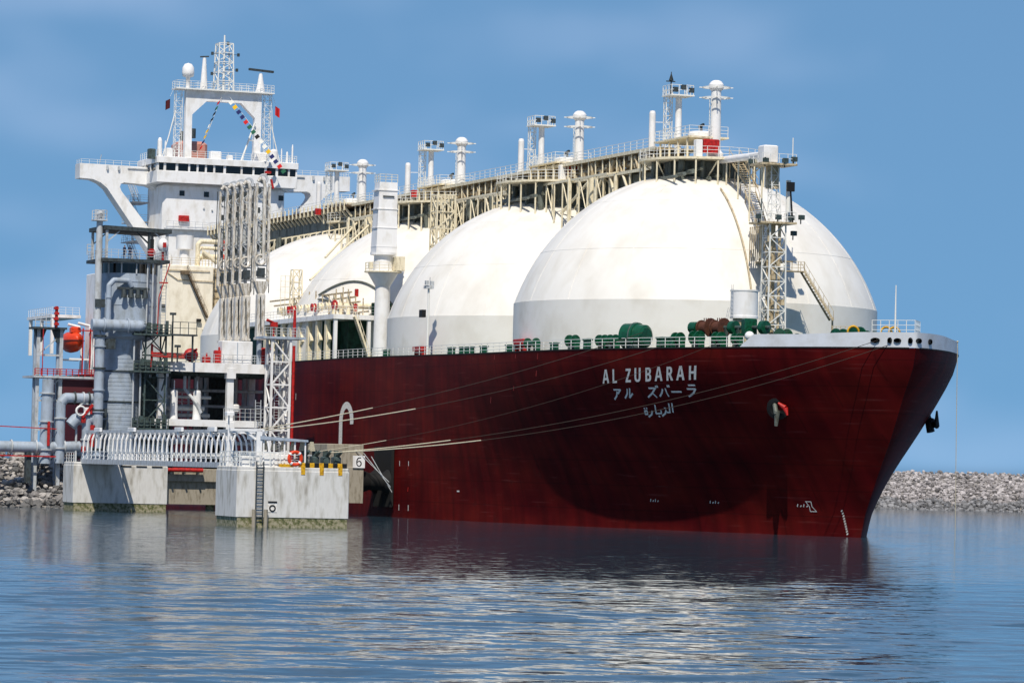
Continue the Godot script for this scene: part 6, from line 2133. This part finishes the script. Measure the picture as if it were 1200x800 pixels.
# ---------------------------------------------------------------- ropes
func rope(a: Vector3, e: Vector3, sag: float, tail: float, label: String, r := 0.034):
	var t = thing("mooring_rope", label, "rope", a, "mooring ropes to the bow")
	var pt = func(u: float) -> Vector3: return a.lerp(e, u) - Vector3(0, sag * 4.0 * u * (1.0 - u), 0)
	var b = mb()
	var n = 40
	for k in n:
		if (k + 1.0) / n <= tail: continue
		b.tube(pt.call(float(k) / n), pt.call((k + 1.0) / n), r, -1, 6, false)
	part(t, "rope_line", b, M.rope)
	b = mb()
	for k in 8: b.tube(pt.call(tail * k / 8.0), pt.call(tail * (k + 1) / 8.0), r * 1.7, -1, 7, true)
	part(t, "rope_tail", b, M.rope_light)

func ropes():
	rope(Vector3(42.2, 9.35, 63.5), Vector3(26.2, 20.7, 17.2), 0.9, 0.28, "upper rope from the guide post to the green reel")
	rope(Vector3(42.3, 9.25, 63.2), Vector3(30.0, 19.5, 15.8), 1.2, 0.36, "rope just under the upper rope, ending behind the reel")
	rope(Vector3(42.3, 7.4, 55.1), Vector3(53.4, 19.72, 3.2), 1.7, 0.2, "long low rope to the first opening in the bow bulwark")
	rope(Vector3(42.3, 7.3, 56.2), Vector3(54.2, 19.72, 1.1), 2.2, 0.26, "lowest long rope to the second opening in the bow bulwark")
	rope(Vector3(42.3, 7.4, 57.3), Vector3(37.5, 19.4, hb(37.5, 19.0) - 0.3), 1.3, 0.16, "middle rope rising to the winches beside the bulwark's end", 0.022)
	var p = Vector3(45.5, 0.0, -hb(45.5, 19.0) - 0.35)
	var t = thing("hanging_line", "thin white line hanging from the bow tip to the water", "rope", p)
	var b = mb()
	b.tube(p + Vector3(0.3, -0.5, 0), p + Vector3(0, 20.2, 0), 0.035, -1, 5)
	part(t, "line", b, M.rope_light)
	b = mb()
	b.ball(p + Vector3(0, 20.2, 0), Vector3(0.12, 0.12, 0.12), 8)
	part(t, "knot", b, M.rope_light)

# ---------------------------------------------------------------- rocks, water
func rock_mesh(sd: int) -> ArrayMesh:
	var f := FastNoiseLite.new()
	f.seed = sd
	f.frequency = 0.9
	var b = mb()
	var dirs = []
	var k = 7
	var m = 5
	for a in m + 1:
		for q in k:
			var th = PI * a / m - PI / 2
			var an = TAU * (q + 0.5 * (a % 2)) / k
			var d = Vector3(cos(th) * cos(an), sin(th) * 0.8, -cos(th) * sin(an))
			dirs.append(d * (0.8 + 0.45 * f.get_noise_3dv(d * 1.3 + Vector3(sd, 0, 0))))
	for a in m:
		for q in k:
			var p0 = dirs[a * k + q]; var p1 = dirs[a * k + (q + 1) % k]; var p2 = dirs[(a + 1) * k + (q + 1) % k]; var p3 = dirs[(a + 1) * k + q]
			if a < m - 1: b.tri(p0, p1, p2) if (p1 - p0).cross(p2 - p0).length() > 1e-6 else b.tri(p0, p2, p3)
			if a > 0 and a < m - 1: b.tri(p0, p2, p3)
			if a == m - 1: b.tri(p0, p1, p2)
	return b.mesh()

func rocks():
	var ms = []
	for k in 6: ms.append(rock_mesh(k * 7 + 1))
	var xf = func(x: float, s: float, z0: float, sl: float, hgt: float, sz: float) -> Transform3D:
		var y = -0.6 + s * (hgt + 0.6)
		var z = z0 - s * sl
		var bs = Basis.from_euler(Vector3(rng.randf() * TAU, rng.randf() * TAU, rng.randf() * TAU)).scaled(Vector3(sz * rng.randf_range(0.8, 1.3), sz * rng.randf_range(0.65, 1.0), sz * rng.randf_range(0.8, 1.3)))
		return Transform3D(bs, Vector3(x + rng.randf_range(-0.25, 0.25), y + rng.randf_range(-0.15, 0.15), z))
	# rubble bank behind the jetty, left
	var t := Node3D.new()
	t.name = "rock_embankment"
	t.position = Vector3(-66, 0, -457)
	add_child(t)
	t.set_meta("label", "bank of pale grey boulders at the left edge behind the jetty")
	t.set_meta("category", "rock bank")
	var b = mb()
	b.quad(Vector3(-60, -1.2, 4.6), Vector3(20, -1.2, 4.6), Vector3(20, 5.9, -8.4), Vector3(-60, 5.9, -8.4))
	b.quad(Vector3(-60, 5.9, -8.4), Vector3(20, 5.9, -8.4), Vector3(20, 5.9, -40), Vector3(-60, 5.9, -40))
	base = Vector3.ZERO
	part(t, "bank_core", b, M.rock_bed)
	var n = 0
	for r in 15:
		for q in 19:
			var tr: Transform3D = xf.call(-66.0 + q * 0.8 + 0.4 * (r % 2), r / 14.0, -452.5, 12.0, 6.5, 0.38 + 0.55 * pow(rng.randf(), 2.0))
			tr.origin -= t.position
			var o := MeshInstance3D.new()
			o.mesh = ms[rng.randi() % 6]
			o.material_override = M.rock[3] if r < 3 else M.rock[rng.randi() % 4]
			o.transform = tr
			o.name = "rock"
			t.add_child(o, true)
			n += 1
	var mm := MultiMesh.new()
	mm.transform_format = MultiMesh.TRANSFORM_3D
	mm.use_colors = true
	mm.mesh = ms[0]
	mm.instance_count = 700
	for k in 700:
		var tr: Transform3D = xf.call(rng.randf_range(-120, -66.5), rng.randf(), -452.5, 12.0, 6.5, rng.randf_range(0.45, 0.75))
		tr.origin -= t.position
		mm.set_instance_transform(k, tr)
		mm.set_instance_color(k, Color(0.33, 0.3, 0.28) * rng.randf_range(0.5, 1.1))
	var vm := StandardMaterial3D.new()
	vm.vertex_color_use_as_albedo = true
	vm.roughness = 0.9
	var mi := MultiMeshInstance3D.new()
	mi.multimesh = mm
	mi.material_override = vm
	mi.name = "more_rocks"
	mi.set_meta("kind", "stuff")
	t.add_child(mi)
	# breakwater beyond the bow, right
	t = Node3D.new()
	t.name = "breakwater"
	t.position = Vector3(90, 0, -728)
	add_child(t)
	t.set_meta("label", "long low breakwater of grey-pink rubble beyond the bow")
	t.set_meta("category", "breakwater")
	b = mb()
	b.quad(Vector3(-130, -1.2, 9.5), Vector3(170, -1.2, 9.5), Vector3(170, 7.0, -5.5), Vector3(-130, 7.0, -5.5))
	b.quad(Vector3(-130, 7.0, -5.5), Vector3(170, 7.0, -5.5), Vector3(170, 7.0, -12), Vector3(-130, 7.0, -12))
	b.quad(Vector3(-130, 7.0, -12), Vector3(170, 7.0, -12), Vector3(170, -1.2, -26), Vector3(-130, -1.2, -26))
	part(t, "bank_core", b, M.rock_bed)
	mm = MultiMesh.new()
	mm.transform_format = MultiMesh.TRANSFORM_3D
	mm.use_colors = true
	mm.mesh = ms[2]
	mm.instance_count = 19000
	for k in 19000:
		var s = rng.randf()
		var x = rng.randf_range(20, 190)
		var tr: Transform3D = xf.call(x, s * 1.0, -719.0, 15.0, 7.3, (0.2 + 0.5 * pow(rng.randf(), 2.5)) * (1.3 if s < 0.3 else 1.0))
		tr.origin -= t.position
		mm.set_instance_transform(k, tr)
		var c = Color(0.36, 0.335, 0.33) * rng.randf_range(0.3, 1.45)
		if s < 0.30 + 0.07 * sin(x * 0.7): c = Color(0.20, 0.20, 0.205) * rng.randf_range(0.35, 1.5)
		c.a = 1
		mm.set_instance_color(k, c)
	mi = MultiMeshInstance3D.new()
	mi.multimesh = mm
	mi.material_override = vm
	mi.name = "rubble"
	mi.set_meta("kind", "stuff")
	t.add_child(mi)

func water():
	# ripples: sum of directional waves that tile, kept as slopes in a normal map
	var N = 512
	var tile = 15.0
	var im := Image.create(N, N, true, Image.FORMAT_RGB8)
	var wv = []
	for k in 46:
		var an = rng.randf_range(-1.15, 1.15) + PI / 2
		var kk = pow(rng.randf(), 1.3) * 58.0 + 5.0
		var kx = int(round(cos(an) * kk))
		var ky = int(round(sin(an) * kk))
		var kl = sqrt(kx * kx + ky * ky)
		if kl < 1.0: continue
		var slope = 0.5 / sqrt(kl)
		wv.append([kx * TAU / N, ky * TAU / N, rng.randf() * TAU, slope * kx / kl, slope * ky / kl])
	var data := PackedByteArray()
	data.resize(N * N * 3)
	for y in N:
		for x in N:
			var sx = 0.0
			var sy = 0.0
			for w in wv:
				var cs = cos(w[0] * x + w[1] * y + w[2])
				sx += w[3] * cs
				sy += w[4] * cs
			var nn = Vector3(-sx, sy, 2.2).normalized()
			var o = (y * N + x) * 3
			data[o] = int(clampf(nn.x * 0.5 + 0.5, 0, 1) * 255.0)
			data[o + 1] = int(clampf(nn.y * 0.5 + 0.5, 0, 1) * 255.0)
			data[o + 2] = int(clampf(nn.z * 0.5 + 0.5, 0, 1) * 255.0)
	im = Image.create_from_data(N, N, false, Image.FORMAT_RGB8, data)
	var m := StandardMaterial3D.new()
	m.albedo_color = Color(0.18, 0.28, 0.335)
	m.roughness = 0.06
	m.metallic_specular = 0.5
	m.normal_enabled = true
	m.normal_texture = ImageTexture.create_from_image(im)
	m.normal_scale = 0.11
	m.uv1_triplanar = true
	m.uv1_world_triplanar = true
	m.uv1_scale = Vector3.ONE / tile
	# sheet with real long-crested wavelets in the harbour, calmer far out
	var xs_ = []
	for k in range(-14, 0): xs_.append(-90.0 - pow(-k, 2.6) * 6.0)
	for k in 121: xs_.append(-90.0 + k * 1.6)
	for k in range(1, 15): xs_.append(102.0 + pow(k, 2.6) * 6.0)
	var zs = [400.0, 100.0, 0.0, -40.0, -70.0, -85.0]
	var zz = -92.0
	while zz > -500.0:
		zs.append(zz)
		zz -= 0.2 if zz > -240.0 else 0.34
	for k in range(1, 40): zs.append(zz - pow(k, 1.75) * 8.0)
	zs.append(-9000.0)
	var sw = []
	for k in 16:
		var lam = 1.1 + 5.0 * pow(k / 15.0, 1.6)
		var an = rng.randf_range(-1, 1) * (0.2 + 0.03 * k)
		sw.append([sin(an) * TAU / lam, cos(an) * TAU / lam, rng.randf() * TAU, WAVE_SLOPE * lam / TAU])
	var patch := FastNoiseLite.new()
	patch.seed = 8
	patch.frequency = 0.012
	patch.fractal_octaves = 2
	var b = mb()
	for z in zs:
		var fz = smoothstep(-500.0, -470.0, z) * (1.0 - smoothstep(-92.0, -80.0, z))
		for x in xs_:
			var fade = fz * (1.0 - smoothstep(85.0, 100.0, absf(x - 6.0)))
			if fade <= 0.0:
				b.vert(Vector3(x, 0, z), Vector3.UP)
				continue
			fade *= (0.85 + 0.5 * patch.get_noise_2d(x * 0.5, z * 1.6)) * lerpf(0.10, 1.0, smoothstep(-245.0, -150.0, z + 14.0 * patch.get_noise_2d(x + 200.0, z)))
			var y = 0.0
			var dx = 0.0
			var dz = 0.0
			for w in sw:
				var ph = w[0] * x + w[1] * z + w[2]
				var cs = cos(ph) * w[3]
				y += sin(ph) * w[3]
				dx += cs * w[0]
				dz += cs * w[1]
			b.vert(Vector3(x, y * fade, z), Vector3(-dx * fade, 1, -dz * fade).normalized())
	var w = xs_.size()
	for j in zs.size() - 1:
		for k in w - 1:
			var o = j * w + k
			b.face(o, o + 1, o + w + 1, o + w)
	setting("water", b, m)

func cloud_cover() -> ImageTexture:   # thin wisps of high cloud
	var w = 1536
	var h = 768
	var f := FastNoiseLite.new()
	f.seed = 31
	f.frequency = 1.0
	f.fractal_octaves = 5
	var im := Image.create(w, h, false, Image.FORMAT_RGBA8)
	for y in h:
		var el = PI * (0.5 - float(y) / h)
		if el < -0.02:
			continue
		for x in w:
			var an = TAU * x / w
			var d = Vector3(cos(el) * cos(an), sin(el) * 3.5, cos(el) * sin(an))
			var v = f.get_noise_3dv(d * 3.2) * 0.6 + f.get_noise_3dv(d * 11.0 + Vector3(5, 2, 1)) * 0.4
			im.set_pixel(x, y, Color(1, 1, 1, clampf((v + 0.06) * 0.34, 0.0, 0.2)))
	return ImageTexture.create_from_image(im)

func _ready():
	rng.seed = 77
	# camera: a long lens from a boat or low quay, held slightly askew
	var cam := Camera3D.new()
	cam.name = "camera"
	cam.fov = 10.53
	cam.near = 1.0
	cam.far = 12000.0
	cam.transform = Transform3D(Basis(Vector3.RIGHT, deg_to_rad(1.953)) * Basis(Vector3.BACK, deg_to_rad(1.35)), Vector3(0, 6.24, 0))
	add_child(cam)
	cam.current = true
	# sky
	var sm := ProceduralSkyMaterial.new()
	sm.sky_top_color = Color(0.38, 0.49, 0.68)
	sm.sky_horizon_color = Color(0.45, 0.655, 0.83)
	sm.sky_curve = 0.22
	sm.ground_bottom_color = Color(0.10, 0.16, 0.22)
	sm.ground_horizon_color = Color(0.38, 0.56, 0.78)
	sm.sun_angle_max = 4.0
	sm.sky_cover = cloud_cover()
	sm.sky_cover_modulate = Color(1, 0.95, 0.96, 1)
	var sky := Sky.new()
	sky.sky_material = sm
	var env := Environment.new()
	env.background_mode = Environment.BG_SKY
	env.sky = sky
	env.tonemap_mode = Environment.TONE_MAPPER_LINEAR
	env.tonemap_exposure = 1.0
	env.sdfgi_enabled = true
	env.ssao_enabled = true
	env.ssil_enabled = true
	var we := WorldEnvironment.new()
	we.name = "world_environment"
	we.environment = env
	add_child(we)
	# sun: behind the camera, a little to the left, about 50 degrees up
	var sun := DirectionalLight3D.new()
	sun.name = "sun"
	sun.light_energy = 1.42
	sun.light_angular_distance = 0.5
	sun.light_color = Color(1.0, 0.965, 0.905)
	sun.shadow_enabled = true
	var to_sun = (BB * Vector3(1.0, 1.48, 0.485)).normalized()
	sun.transform = Transform3D(Basis.looking_at(-to_sun, Vector3.UP), Vector3(0, 100, 0))
	add_child(sun)
	make_materials()
	water()
	rocks()
	var ship = thing("gas_carrier_ship", "dark red gas carrier with white spherical tanks moored at the jetty", "ship", Vector3(-90, 0, 0))
	ship_hull(ship)
	ship_tanks(ship)
	ship_gantry(ship)
	ship_foremast(ship)
	ship_foredeck(ship)
	ship_midships(ship)
	ship_bridge(ship)
	lifeboat()
	signal_flags()
	dolphins()
	walkway()
	loading_platform()
	for k in 5: loading_arm(k)
	gangway_tower()
	grey_tower()
	left_structures()
	ropes()
